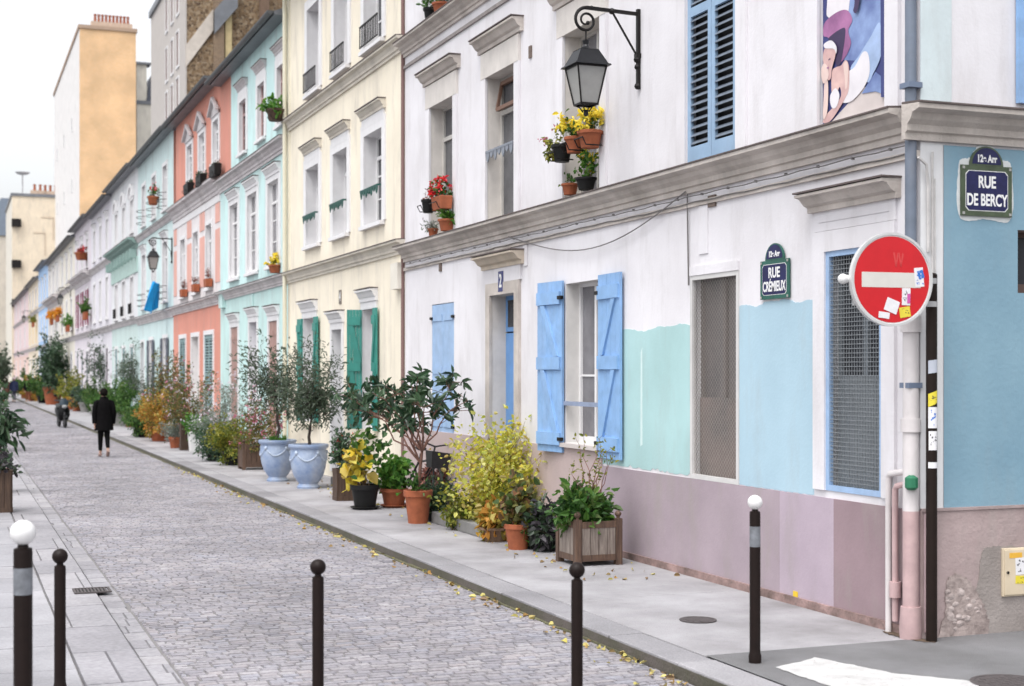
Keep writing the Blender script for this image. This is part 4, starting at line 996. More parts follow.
# orange brick tower with a white flank
obr = brickmat('orange_brick', (.80, .50, .26), (.73, .45, .225), (.78, .60, .42))
Sb = 145.; Xa, Xb = SX(79.5, Sb), SX(136, Sb); Hb = SZ(80, 28, Sb)
t, r = block('brick_tower', 'tall orange brick party wall of a narrow tower with white flank behind the row', Xa, Xb, Sb, Sb + 37, Hb, obr, painted('bright_white_render', (.76, .74, .73)))
r.data.materials[0] = M('tower_coping', (.42, .30, .22), .8)
chimneys(r, [1.5 + k * (Xb - Xa - 2.2) / 9 for k in range(10)], .6, .35 + Hb)
winrow(t, [9, 20, 31], [k * 6.2 + 8 for k in range(4)], .8, 1.2, panes[2])
# slate roofed stub beside it
Ss = 152.; x0, x1 = SX(137, Ss), SX(152, Ss); hh = SZ(140, 104, Ss)
t, r = block('slate_roof_building', 'cream building with steep slate roof squeezed beside the orange brick tower', x0, x1 + 6, Ss, Ss + 12, hh, crm, crm)
m = MB(); a = x1 + 6 - x0; zt = SZ(145, 72, Ss)
m.add([(.9, 0, hh + .36), (a, 0, hh + .36), (a, 0, zt), (1.6, 0, zt), (.9, 12, hh + .36), (a, 12, hh + .36), (a, 12, zt), (1.6, 12, zt)], [(0, 1, 2, 3), (4, 5, 6, 7), (0, 3, 7, 4), (3, 2, 6, 7), (1, 2, 6, 5)])
m.build('mansard', M('slate', (.075, .085, .11), .5, .2, 4), r)
m = MB(); m.box(.0, 1.0, .2, 1.4, hh, zt + .8); m.build('chimney', crm, r)
m = MB(); m.box(-.2, 1.4, -.05, 1.7, zt + .8, zt + 1.0); m.build('chimney_cap', zinc, r)
# concrete block with a rubble gable
Xg = 11.0; Sg = Xg / (ray(185)[0] / ray(185)[1]); Sg2 = Xg / (ray(151)[0] / ray(151)[1]); Hg = FZ(151, 18, Xg)
conc2 = M('grey_render', (.47, .435, .41), .85, .08, 2, streak=.15)
t, r = block('rubble_gable_building', 'grey rendered block whose bare rubble stone gable rises behind the coral house', Xg, Xg + 26, Sg, Sg2, Hg + 0, rubblemat('rubble_stone'), conc2)
L_ = Sg2 - Sg
def gw(px): return FY(px, Xg) - Sg
for z_px in ((166, 107, 132), ):
    pass
pw_ = M('brown_window', (.19, .12, .10), .5, .2, 6)
us_ = [gw(178), gw(172.5), gw(167)]
zs_ = [FZ(172, 119, Xg), FZ(172, 74, Xg), FZ(172, 23, Xg)]
winrow(t, us_, zs_, .85, 1.75, pw_, name='window')
m = MB(TB); bz = lambda px, py: (SX(px, Sg) - Xg, SZ(px, py, Sg))
bw = M('brown_brick_pier', (.17, .11, .075), .9, .3, 6)
def strip(px0, px1, mat, name, d):
    a, b = SX(px0, Sg) - Xg, SX(px1, Sg) - Xg; MB(TB).box(a, b, .002, d, 0, Hg).build(name, mat, t)
strip(213, 223, brickmat('pier_brick', (.20, .13, .08), (.14, .09, .06), (.34, .27, .19)), 'pier', .35)
strip(224.5, 231, M('ochre_strip', (.50, .40, .22), .9, .2, 3), 'flue', .25)
strip(259, 268, MATS['pier_brick'] if 'pier_brick' in MATS else bw, 'pier', .35)
strip(184.9, 186.6, conc2, 'quoin', .03)
m = MB(TB); p0, p1 = bz(186, 45), bz(250, -40); m.prism([p0, (p0[0], p0[1] - 1.1), (p1[0], p1[1] - 1.1), p1], .004, .10); m.build('roof_trace', M('pale_render', (.58, .52, .46), .9, .15, 3), t)
m = MB(TB); p0, p1 = bz(213, 12), bz(236, -14); m.prism([p0, (p0[0], p0[1] - 1.2), (p1[0], p1[1] - 1.2), p1], .102, .5); m.build('ledge', zinc, t)
# cream building closing the row
Se = 150.; x0, x1 = SX(8, Se) + .2, SX(66, Se); he = SZ(40, 198, Se)
t, r = block('cream_end_building', 'tall cream building with bare gable and chimneys closing the row of houses', x0, x1, Se + 30, Se + 50, he * 1.2, painted('cream_gable', (.74, .64, .50)), crm)
t.location.x = SX(12, Se + 30); sc_ = (SX(66, Se + 30) - SX(12, Se + 30)) / (x1 - x0)
for ch in t.children: ch.scale = (sc_, 1, 1)
he2 = SZ(40, 197, Se + 30)
for ch in t.children: ch.scale.z = he2 / (he * 1.2)
wd = (x1 - x0)
chimneys(r, [wd * .42 + k * .55 for k in range(2)], .5, he * 1.2 + .3); chimneys(r, [wd * .62 + k * .5 for k in range(7)], .8, he * 1.2 + .3)
m = MB(); z = he * 1.2; m.tube([(wd * .2, 1, z), (wd * .2, 1, z + 3)], .06, 6); m.lathe([(.02, 0), (.5, .12), (.75, .35)], (wd * .2, .8, z + 2.6), 14); m.build('dish', M('dish_grey', (.45, .45, .47), .5), r)
m = MB(TB)
for a, b, zz in ((.45, .72, .80), (.5, .7, .6), (.62, .9, .88)):
    m.box(wd * a, wd * b, .002, .05, he * 1.2 * zz, he * 1.2 * zz + .14)
    m.box(wd * b - .14, wd * b, .002, .05, he * 1.2 * zz - 2.6, he * 1.2 * zz)
m.build('flue_trace', M('trace_brown', (.55, .45, .35), .9), t)
m = MB(TB)
for zz in (.83, .62, .42): m.box(-.05, 1.0, .003, .6, he * 1.2 * zz, he * 1.2 * zz + .9)
m.build('balcony', iron_b, t)
# further street beyond
Xf = 5.2
t = thing('far_terrace', 'buff terrace with slate roof beyond the end of the row', 'building', (4.6, 205, 0)); 
hf = SZ(4, 242, 215)
m = MB(TS); m.quad((0, 0, 0), (110, 0, 0), (110, 0, hf), (0, 0, hf)); m.T = None; m.quad((0, 0, 0), (12, 0, 0), (12, 0, hf), (0, 0, hf)); m.build('wall', painted('buff_wall', (.66, .60, .52)), t)
m = MB(); m.add([(-.4, -.2, hf), (12, -.2, hf), (12, 110, hf), (-.4, 110, hf), (1.6, -.2, hf + 5.), (12, -.2, hf + 5.), (12, 110, hf + 5.), (1.6, 110, hf + 5.)], [(0, 1, 5, 4), (0, 4, 7, 3), (4, 5, 6, 7), (3, 7, 6, 2)]); m.build('roof', M('slate_far', (.20, .24, .30), .6), t)
winrow(t, [3, 7, 11, 16, 21, 26, 32, 38], [1.2, 4.8, 8.2, 11.6], 1.2, 1.8, panes[0])

# ------------------------------------------------------------------ wall lanterns
lglass = M('lamp_glass', (.33, .325, .31), .35, .12, 5)
def lantern():
    t = thing('wall_lantern', 'large black lantern with frosted panes on a scrolled bracket beside the blue louvred shutters', 'street lamp', (0, 0, 0), 0, 'lanterns on the house fronts')
    # local: wall plane x=0, arm towards -x, arm height z=0
    m = MB(); m.box(-.05, -.005, -.025, .025, -1.02, .06); m.box(-.07, -.0, -.04, .04, -.6, -.54); m.sphere((-.045, 0, -.72), .04, 8); m.sphere((-.045, 0, -.62), .05, 8); m.sphere((-.04, 0, -.98), .045, 8)
    m.bar((-.03, 0, -.005), (-.80, 0, .015), .04, .045); m.bar((-.04, 0, -.58), (-.42, 0, 0), .022)
    m.sphere((-.42, 0, .0), .045, 8); m.sphere((-.72, 0, .02), .03, 8)
    pts = []
    for i in range(40):
        a = math.pi / 2 + i * .26; rr = .17 * (1 - i / 52); pts.append((-.80 + rr * math.cos(a), 0, -.155 + rr * math.sin(a)))
    m.tube(pts, [.024 * (1 - i / 80) for i in range(40)], 8); m.sphere(pts[-1], .03, 8)
    m.tube([(-.80, 0, -.30), (-.80, 0, -.50)], .012, 6); m.build('bracket', iron_b, t)
    c = -.80; zt = -.48
    m = MB(); m.lathe([(.001, .06), (.05, .05), (.035, .0), (.055, -.03), (.09, -.06), (.10, -.075), (.06, -.085)], (c, 0, zt), 14)
    m.frustum((c, 0, zt - .30), .52, .50, .02); m.frustum((c, 0, zt - .28), .46, .26, .20); m.frustum((c, 0, zt - .08), .27, .16, .03)
    m.build('lamp_roof', M('lamp_black', (.014, .015, .018), .4, .3, 8, spec=.35), t)
    m = MB(); w0, w1, zb = .20, .115, zt - .80
    for sx, sy in ((-1, -1), (1, -1), (1, 1), (-1, 1)): m.bar((c + sx * w0 * 1.04, sy * w0 * 1.04, zt - .30), (c + sx * w1 * 1.04, sy * w1 * 1.04, zb), .018)
    for z, w in ((zt - .31, w0), (zb, w1)):
        for sx, sy, ex, ey in ((-1, -1, 1, -1), (1, -1, 1, 1), (1, 1, -1, 1), (-1, 1, -1, -1)): m.bar((c + sx * w * 1.04, sy * w * 1.04, z), (c + ex * w * 1.04, ey * w * 1.04, z), .022)
    for sx, sy in ((-1, -1), (1, -1), (1, 1), (-1, 1)): m.tube([(c + sx * w1, sy * w1, zb), (c + sx * w1 * .55, sy * w1 * .55, zb - .035), (c + sx * .03, sy * .03, zb - .10)], .009, 5)
    m.lathe([(.001, -.16), (.035, -.14), (.03, -.09), (.05, -.075), (.001, -.07)], (c, 0, zb), 10); m.build('lamp_frame', iron_b, t)
    m = MB(); z0, z1 = zb + .01, zt - .31
    for a, b in (((-1, -1), (1, -1)), ((1, -1), (1, 1)), ((1, 1), (-1, 1)), ((-1, 1), (-1, -1))):
        m.quad((c + a[0] * w1, a[1] * w1, z0), (c + b[0] * w1, b[1] * w1, z0), (c + b[0] * w0, b[1] * w0, z1), (c + a[0] * w0, a[1] * w0, z1))
    m.build('lamp_glass', lglass, t)
    t.scale = (.78, .78, .78)
    return t
lan = lantern(); lan.location = (D, FY(640), FZ(640, 14))
for px, py, lb in ((172.5, 239, 'black lantern on a scrolled bracket above the blue cloth of the mint house'), (71, 288, 'small distant black lantern in front of the cream and crimson shuttered houses'), (31, 311, 'farthest small black lantern by the rose and yellow shuttered houses')):
    o = copy_tree(lan); o.location = (D, FY(px), FZ(px, py)); o['label'] = lb

# ------------------------------------------------------------------ street name plates
en_g = M('enamel_green', (.015, .10, .075), .25, .3, 12); en_n = M('enamel_dark', (.012, .013, .075), .25, .3, 12, spec=.35); en_w = MATS['enamel_white']
def street_plate(name, label, T, mtx, u0, z0, w, h, lines, arr, gm, ox, seed):
    t = thing(name, label, 'street sign', (D, Y0, 0)); m = MB(T); uc = u0 + w / 2; d = .012
    m.box(u0, u0 + w, d, d + .016, z0, z0 + h)
    n = 14; aw = w * .33; zt = z0 + h
    arc = [(uc + aw * math.cos(math.pi * k / n), zt + aw * .95 * math.sin(math.pi * k / n)) for k in range(n + 1)]
    m.prism([(uc - aw, zt + .001)] + arc[::-1][1:-1] + [(uc + aw, zt + .001)], d, d + .015); m.build('plate', gm, t)
    m = MB(T); b = .05 * h / .5; i = b * 1.25; d1 = d + .016
    ins = [(u0 + b, z0 + b), (u0 + w - b, z0 + b), (u0 + w - b, z0 + h - b), (u0 + b, z0 + h - b)]
    c = b * .7
    oct_ = lambda k: [(u0 + k + c, z0 + k), (u0 + w - k - c, z0 + k), (u0 + w - k, z0 + k + c), (u0 + w - k, z0 + h - k - c), (u0 + w - k - c, z0 + h - k), (u0 + k + c, z0 + h - k), (u0 + k, z0 + h - k - c), (u0 + k, z0 + k + c)]
    m.mi = 0; m.prism(oct_(b), d1 - .002, d1 + .001); m.mi = 1; m.prism(oct_(b * 1.13), d1, d1 + .002)
    arc2 = [(uc + aw * .86 * math.cos(math.pi * k / n), zt + .012 + aw * .8 * math.sin(math.pi * k / n)) for k in range(n + 1)]
    m.mi = 1; m.prism(arc2, d1 - .002, d1 + .001)
    m.mi = 2
    for uu, zz in ((u0 + b * .5, z0 + b * .5), (u0 + w - b * .5, z0 + b * .5), (u0 + b * .5, z0 + h - b * .5), (u0 + w - b * .5, z0 + h - b * .5)): m.box(uu - .01, uu + .01, d1, d1 + .006, zz - .01, zz + .01)
    m.build('enamel_field', [en_w, en_n, M('screw', (.35, .35, .33), .5)], t)
    k = len(lines)
    for j, (s, sz, fw) in enumerate(lines):
        zz = z0 + h * (.5 + (.165 if j == 0 else -.19))
        text('lettering', s, sz, en_w, t, mtx(uc, zz, d1 + .003), 1, .0008, sz * .028, fit=w * fw)
    text('lettering', arr, h * .2, en_w, t, mtx(uc, zt + aw * .33, d1 + .002), 1, .0008, .003, fit=aw * 1.15)
    return t
u1, u0 = U(763.0), U(791.5); zb = FZ(791.5, 297.5); zt = FZ(791.5, 258)
street_plate('street_sign', 'green bordered street plate reading RUE CRÉMIEUX on the white house front', TS, onwall, u0, zb, u1 - u0, zt - zb, [('RUE', .125, .40), ('CRÉMIEUX', .122, .80)], '12e Arr', en_g, 0, 1)
XB = Matrix(((1, 0, 0, 0), (0, 0, -1, 0), (0, 1, 0, 0), (0, 0, 0, 1)))
def onside(u, z, d): return Matrix.Translation((u, -d, z)) @ XB
a, zb = sp(959, 215.5); b, zt = sp(1009.5, 168)
t = street_plate('street_sign', 'navy street plate reading RUE DE BERCY on the blue side wall', TB, onside, a, zb, b - a, zt - zb, [('RUE', .125, .34), ('DE BERCY', .125, .80)], '12e Arr', M('enamel_olive', (.06, .085, .045), .4, .4, 10), 0, 2)
# plaster bed round the plate
m = MB(TB); uc = (a + b) / 2; hw = (b - a) / 2
m.prism(blob([(a - .006, zb - .006), (uc, zb - .02), (b + .006, zb - .006), (b + .006, zt + .006), (uc + hw * .62, zt + .06), (uc + .05, zt + .165), (uc - .05, zt + .165), (uc - hw * .62, zt + .06), (a - .006, zt + .006)], 120, .004, 6), .0075, .011); m.build('mortar_bed', M('plate_mortar', (.66, .68, .68), .9, .15, 10), t)

# ------------------------------------------------------------------ no entry sign on its pole
pbr = M('pole_brown', (.014, .008, .006), .5, .2, 8, spec=.2)
spx, spy = D + .005, Y0 - .13
t = thing('no_entry_sign', 'round red no entry sign with stickers on a slim brown pole at the house corner', 'road sign', (spx, spy, 0))
m = MB(); m.tube([(0, 0, 0), (0, 0, 2.72)], .041, 14); m.lathe([(.043, 0), (.03, .012), (.001, .018)], (0, 0, 2.72), 14); pole = m.build('pole', pbr, t, True)
# disc centre
ys = spy - .10
dx = SX(892, ys) - spx; dz = SZ(892, 279.5, ys); rd = 47 / F * (ys * CS + SX(892, ys) * SN)
TD0 = Matrix.Translation((dx, -.10, dz)) @ Matrix.Rotation(R(-3), 4, 'Z')
TD = lambda v: tuple(TD0 @ Vector((v[0], -v[1], v[2])))      # frame (across, towards viewer, up)
def disc(mb, r0, r1, d0, d1, n=56):
    vs = []
    for r, d in ((r1, d0), (r1, d1), (r0, d1), (r0, d0)):
        for k in range(n): a = 2 * math.pi * k / n; vs.append((r * math.cos(a), d, r * math.sin(a)))
    fs = [(i * n + k, i * n + (k + 1) % n, (i + 1) % 4 * n + (k + 1) % n, (i + 1) % 4 * n + k) for i in range(4) for k in range(n)]
    mb.add(vs, fs)
m = MB(TD); disc(m, rd - .018, rd, -.03, .006); plate = m.build('rim', M('alu_rim', (.62, .62, .62), .4, .1, 8, metal=.3), t, True)
m = MB(TD); n = 56; m.add([(( rd - .017) * math.cos(2 * math.pi * k / n), .0, (rd - .017) * math.sin(2 * math.pi * k / n)) for k in range(n)], [tuple(range(n))]); m.add([((rd - .017) * math.cos(2 * math.pi * k / n), -.028, (rd - .017) * math.sin(2 * math.pi * k / n)) for k in range(n)], [tuple(range(n))])
m.build('back_plate', M('sign_white', (.72, .70, .70), .35), t)
m = MB(TD); n = 64; rr = rd - .028; m.add([(rr * math.cos(2 * math.pi * k / n), .002, rr * math.sin(2 * math.pi * k / n)) for k in range(n)], [tuple(range(n))]); face = m.build('sign_face', M('sign_red', (.56, .008, .015), .3, .08, 8), t)
m = MB(TD); m.box(-rd * .74, rd * .70, .0025, .0035, -rd * .17, rd * .15); m.build('white_bar', M('sign_bar', (.62, .60, .56), .4, .06, 8), face)
sticker(face, TD, rd * .66, rd * .06, .075, .14, s_w, .0038, s_b, .1, 7); sticker(face, TD, rd * .70, rd * .12, .05, .06, s_b, .0046, s_w, .3, 8); 
sticker(face, TD, rd * .34, -rd * .36, .07, .125, s_w, .0036, s_k, -.02, 9); sticker(face, TD, rd * .40, -rd * .40, .025, .07, s_r, .0056, None, -.02); sticker(face, TD, rd * -.01, -rd * .56, .11, .095, s_w, .0036, None, -.35)
sticker(face, TD, rd * -.20, -rd * .76, .09, .045, s_w, .0036, None, -.12); sticker(face, TD, rd * .31, -rd * .69, .09, .075, s_y, .0036, s_k, .15, 10)
m = MB(TD); 
for k in range(2):
    z = rd * (.28 + 0); x = rd * (.08 + k * .12); m.prism([(x, z), (x + .012, z), (x - .005, z + .1), (x - .02, z + .1)], .0022, .003); m.prism([(x, z), (x + .008, z), (x + .03, z + .09), (x + .015, z + .1)], .0022, .003)
m.build('scratch', M('scratch_pink', (.60, .05, .05), .5), face)
m = MB(TD); m.bar((-rd * 1.02, -.05, .0), (-dx - .02, -.05, .0), .03, .04); m.bar((-rd * .85, -.05, -rd * .5), (-dx - .02, -.05, -rd * .5), .03, .04); m.build('bracket', M('bracket_grey', (.35, .35, .36), .5), t)
m = MB(TD); m.tube([(-rd * 1.0, -.05, 0), (-rd * 1.08, -.05, 0)], .03, 12); m.sphere((-rd * 1.10, -.05, 0), .038, 12); m.build('bracket_cap', M('cap_white', (.70, .70, .70), .5), t, True)
def wrap(py0, py1, mat, rotk=0, ink=None, seed=1, hw=.9):
    z1 = SZ(930, py0, spy); z0 = SZ(930, py1, spy); r = .0425; n = 10; m = MB(); vs = []
    for zz in (0, 1):
        for k in range(n + 1): a = R(-90 - 20) + hw * (2 * k / n - 1); vs.append((r * math.cos(a), r * math.sin(a), (z1 if zz else z0) + rotk * (k / n - .5)))
    m.add(vs, [(k, k + 1, k + n + 2, k + n + 1) for k in range(n)])
    if ink:
        g = random.Random(seed); m.mi = 1; r2 = r + .0006
        for q_ in range(9):
            a = R(-110) + hw * g.uniform(-.8, .6); w_ = g.uniform(.08, .35); zz = z0 + (z1 - z0) * g.uniform(.08, .8); h_ = (z1 - z0) * g.uniform(.04, .12)
            m.add([(r2 * math.cos(a), r2 * math.sin(a), zz), (r2 * math.cos(a + w_), r2 * math.sin(a + w_), zz + h_ * .3), (r2 * math.cos(a + w_), r2 * math.sin(a + w_), zz + h_), (r2 * math.cos(a), r2 * math.sin(a), zz + h_)], [(0, 1, 2, 3)])
    m.build('sticker', [mat, ink or mat], pole, fix=False)
wrap(392, 405, s_y, .03, s_k, 2); wrap(407, 428, s_w, 0, s_b, 3); wrap(431, 450, s_w, 0, s_k, 4, .8); wrap(462, 468, s_w); wrap(360, 373, M('sticker_grey', (.45, .48, .55), .5), .01)
# ------------------------------------------------------------------ bollards
bol = M('bollard_brown', (.011, .0055, .0045), .5, .25, 10, .1, 60, spec=.2)
def bollard(name, label, x, y, z0, hgt, r, white_top):
    t = thing(name, label, 'bollard', (x, y, z0), 0, 'bollards across the street mouth')
    m = MB(); hp = hgt - r * 3.1
    m.lathe([(r * 1.18, 0), (r * 1.18, .05), (r * 1.02, .075), (r, .1), (r, hp - .02), (r * .96, hp), (r * .6, hp + .006), (r * .5, hp + r * .7)], n=22); m.build('post', bol, t, True)
    m = MB(); m.sphere((0, 0, hgt - r * 1.38), r * 1.38, 20); m.build('ball_top', M('bollard_white', (.74, .73, .73), .45, .08, 12) if white_top else bol, t, True)
    if white_top:
        m = MB(); m.lathe([(r * 1.004, hp - .24), (r * 1.012, hp - .24), (r * 1.012, hp - .10), (r * 1.004, hp - .10)], n=22); m.build('worn_band', M('worn_grey', (.17, .18, .20), .5, .4, 18), t, True)
    return t
c = G(755, 663); bollard('bollard', 'brown bollard with white ball top on the right pavement corner', c.x, c.y, 0, 1.155, .037, True)
bollard('bollard', 'thick brown bollard with white ball top on the left pavement', SX(23, 7.62 * .9326 + .90), 7.62 * .9326 + .90, -.06, 1.285, .048, True)
def ontop(px, py, dep):
    x, y, b = ray(px, py); return x * dep, y * dep, H + b * dep
for px, py, dep, zz, lb in ((60, 548.5, 9.3, -.065, 'slim all brown bollard beside the left gutter'), (318, 559, 9.0, -.1, 'slim all brown bollard standing alone in the middle of the cobbles'), (577, 562, 8.9, -.1, 'slim all brown bollard on the cobbles near the right kerb')):
    x, y, z = ontop(px, py, dep); bollard('bollard', lb, x, y, zz, z - zz, .036, False)

# ------------------------------------------------------------------ plants
soil = M('soil', (.06, .04, .03), .95, .4, 12, .6, 40)
bark = M('bark', (.13, .085, .06), .9, .35, 14, .5, 40); bark_r = M('red_bark', (.20, .10, .075), .85, .3, 14, .4, 40); bark_d = M('dark_bark', (.055, .042, .036), .9, .3, 14)
oakw = wood('old_oak', (.145, .085, .055), (.05, .028, .02)); greyw = wood('grey_boards', (.30, .255, .22), (.12, .09, .075)); brw = wood('brown_boards', (.10, .058, .035), (.04, .022, .015))
L_olive = leafmat('olive_leaf', [(.03, .05, .025), (.07, .105, .06), (.15, .19, .14), (.05, .07, .035)])
L_dark = leafmat('glossy_dark_leaf', [(.012, .036, .016), (.025, .065, .028), (.05, .10, .045), (.085, .14, .075), (.02, .05, .03)], .2, .35)
L_yel = leafmat('yellow_leaf', [(.52, .50, .05), (.68, .65, .10), (.74, .72, .24), (.36, .42, .05), (.68, .58, .08), (.34, .24, .06), (.76, .74, .30)], .45)
L_maple = leafmat('gold_leaf', [(.66, .46, .03), (.78, .62, .06), (.60, .52, .06), (.40, .26, .05), (.74, .66, .16)], .35)
L_green = leafmat('mid_green_leaf', [(.018, .062, .012), (.045, .13, .022), (.09, .20, .03), (.03, .09, .018), (.13, .20, .04)], .3)
L_bright = leafmat('bright_green_leaf', [(.04, .15, .02), (.09, .25, .035), (.17, .32, .05), (.05, .17, .03)], .35)
L_orange = leafmat('orange_leaf', [(.40, .16, .03), (.50, .26, .04), (.24, .22, .04), (.46, .34, .06)], .3)
L_purple = leafmat('purple_green_leaf', [(.04, .035, .045), (.07, .06, .07), (.04, .08, .04), (.10, .13, .08)], .2)
L_grey = leafmat('grey_green_leaf', [(.16, .20, .15), (.24, .28, .23), (.34, .36, .34), (.12, .16, .10)], .3)
L_conif = leafmat('blue_green_needle', [(.02, .055, .025), (.04, .09, .045), (.08, .14, .07)], .2)
L_autumn = leafmat('mixed_autumn_leaf', [(.045, .09, .022), (.10, .14, .035), (.26, .20, .04), (.08, .11, .045), (.26, .12, .06), (.03, .06, .02)], .3)
L_ygreen = leafmat('yellow_green_leaf', [(.08, .13, .015), (.17, .20, .025), (.34, .31, .035), (.04, .075, .015)], .3)
L_rust = leafmat('rust_leaf', [(.20, .07, .05), (.30, .12, .09), (.14, .06, .05)], .25)
F_red = leafmat('red_petal', [(.62, .015, .02), (.75, .04, .04), (.70, .08, .12)], .3); F_pink = leafmat('pink_petal', [(.55, .12, .22), (.62, .25, .34), (.45, .05, .14)], .3)
F_yel = leafmat('yellow_petal', [(.80, .62, .03), (.85, .72, .10)], .3); F_white = leafmat('white_petal', [(.7, .68, .7), (.6, .5, .6), (.75, .74, .74)], .3); F_orange = leafmat('orange_petal', [(.7, .25, .02), (.75, .42, .04)], .3)
blk = M('black_plastic', (.012, .012, .012), .55, .3, 6, spec=.25); wht = M('white_pot', (.66, .65, .64), .6, .1, 5); gry = M('grey_planter_stone', (.30, .29, .28), .85, .2, 4, .3, 40)
urnm = M('urn_glaze', (.36, .42, .52), .4, .25, 3.5, .2, 14, streak=.6, tint=(.17, .25, .43), speck=.2); urnr = M('urn_relief', (.38, .45, .56), .4, .35, 6)

def pot_terra(t, r, h, mat=None, nm='pot', saucer=False):
    mat = mat or terracotta; m = MB()
    m.lathe([(r * .70, 0), (r * .92, h * .78), (r * .94, h * .80), (r * 1.04, h * .81), (r * 1.06, h * .98), (r * 1.0, h), (r * .93, h * .99), (r * .9, h * .86)], n=22); p = m.build(nm, mat, t, True)
    m = MB(); m.lathe([(.001, h * .9), (r * .93, h * .88)], n=16, cap=False); m.build('soil', soil, p)
    if saucer: m = MB(); m.lathe([(r * .8, -.0), (r * 1.05, .035), (r * 1.0, .04), (r * .7, .012)], n=20); m.build('saucer', mat, p, True)
    return h * .9
def pot_urn(t, r, h):
    m = MB(); P = [(.60, 0), (.62, .04), (.54, .07), (.50, .11), (.60, .16), (.78, .28), (.90, .45), (.96, .62), (.97, .75), (.93, .84), (.92, .88), (1.04, .92), (1.08, .95), (1.07, .99), (1.0, 1.0), (.92, .98), (.88, .9)]
    m.lathe([(a * r, b * h) for a, b in P], n=36); p = m.build('pot', urnm, t, True)
    m = MB(); m.lathe([(.905 * r, .0), (.93 * r, .012), (.905 * r, .024)], (0, 0, .80 * h), 30, cap=False)
    for k in range(5):
        pts = []
        for i in range(11):
            a = 2 * math.pi * (k + i / 10) / 5; z = .80 - .17 * math.sin(math.pi * i / 10); rr = .965 * r * (1 if z > .7 else .99)
            pts.append((rr * math.cos(a), rr * math.sin(a), z * h))
        m.tube(pts, [.008 + .012 * math.sin(math.pi * i / 10) for i in range(11)], 7)
        a = 2 * math.pi * k / 5; m.sphere((.96 * r * math.cos(a), .96 * r * math.sin(a), .81 * h), .035, 10, sz=1.2)
    m.build('garland', urnr, p, True)
    m = MB(); m.lathe([(.001, h * .92), (r * .9, h * .91)], n=18, cap=False); m.build('soil', soil, p)
    return h * .92
def pot_box(t, wx, wy, h, frame, board, versailles=True):
    f = .07 if versailles else .03; z0 = .05 if versailles else 0
    m = MB(); m.box(-wx / 2 + f, wx / 2 - f, -wy / 2 + .02, wy / 2 - .02, z0, h - .02)
    bx = MB()
    for side in range(4):
        L_ = (wx if side % 2 == 0 else wy) - 2 * f; n = max(2, int(L_ / .085))
        for i in range(n):
            a, b = -L_ / 2 + L_ * i / n + .003, -L_ / 2 + L_ * (i + 1) / n - .003
            if side == 0: bx.box(a, b, -wy / 2 + .005, -wy / 2 + .03, z0 + .04, h - .05)
            elif side == 2: bx.box(a, b, wy / 2 - .03, wy / 2 - .005, z0 + .04, h - .05)
            elif side == 1: bx.box(-wx / 2 + .005, -wx / 2 + .03, a, b, z0 + .04, h - .05)
            else: bx.box(wx / 2 - .03, wx / 2 - .005, a, b, z0 + .04, h - .05)
    p = bx.build('planter_box', board, t)
    for z in (z0 + .0, h - .07):
        m = MB()
        for sy in (-1, 1): m.box(-wx / 2 + f, wx / 2 - f, sy * (wy / 2 - .045), sy * (wy / 2), z, z + .065); m.box(sy * (wx / 2 - .045), sy * (wx / 2), -wy / 2 + f, wy / 2 - f, z, z + .065)
        m.build('rail', frame, p)
    if versailles:
        for sx in (-1, 1):
            for sy in (-1, 1):
                x, y = sx * (wx / 2 - f / 2 + .005), sy * (wy / 2 - f / 2 + .005)
                m = MB(); m.box(x - f / 2, x + f / 2, y - f / 2, y + f / 2, 0, h + .02); m.lathe([(.018, h + .02), (.018, h + .035), (.036, h + .06), (.036, h + .075), (.015, h + .10), (.001, h + .102)], (x, y, 0), 10); m.build('post', frame, p)
    m = MB(); m.quad((-wx / 2 + .03, -wy / 2 + .03, h - .06), (wx / 2 - .03, -wy / 2 + .03, h - .06), (wx / 2 - .03, wy / 2 - .03, h - .06), (-wx / 2 + .03, wy / 2 - .03, h - .06)); m.build('soil', soil, p)
    return h - .06
def pot_cube(t, w, h, mat, taper=.8):
    m = MB(); m.frustum((0, 0, 0), w * taper, w, h); p = m.build('pot', mat, t, bevel=.012)
    m = MB(); m.frustum((0, 0, h + .001), w * .9, w * .88, .012); m.build('soil', soil, p); return h
SEED = [100]; WG = 'flower pots at upper windows'
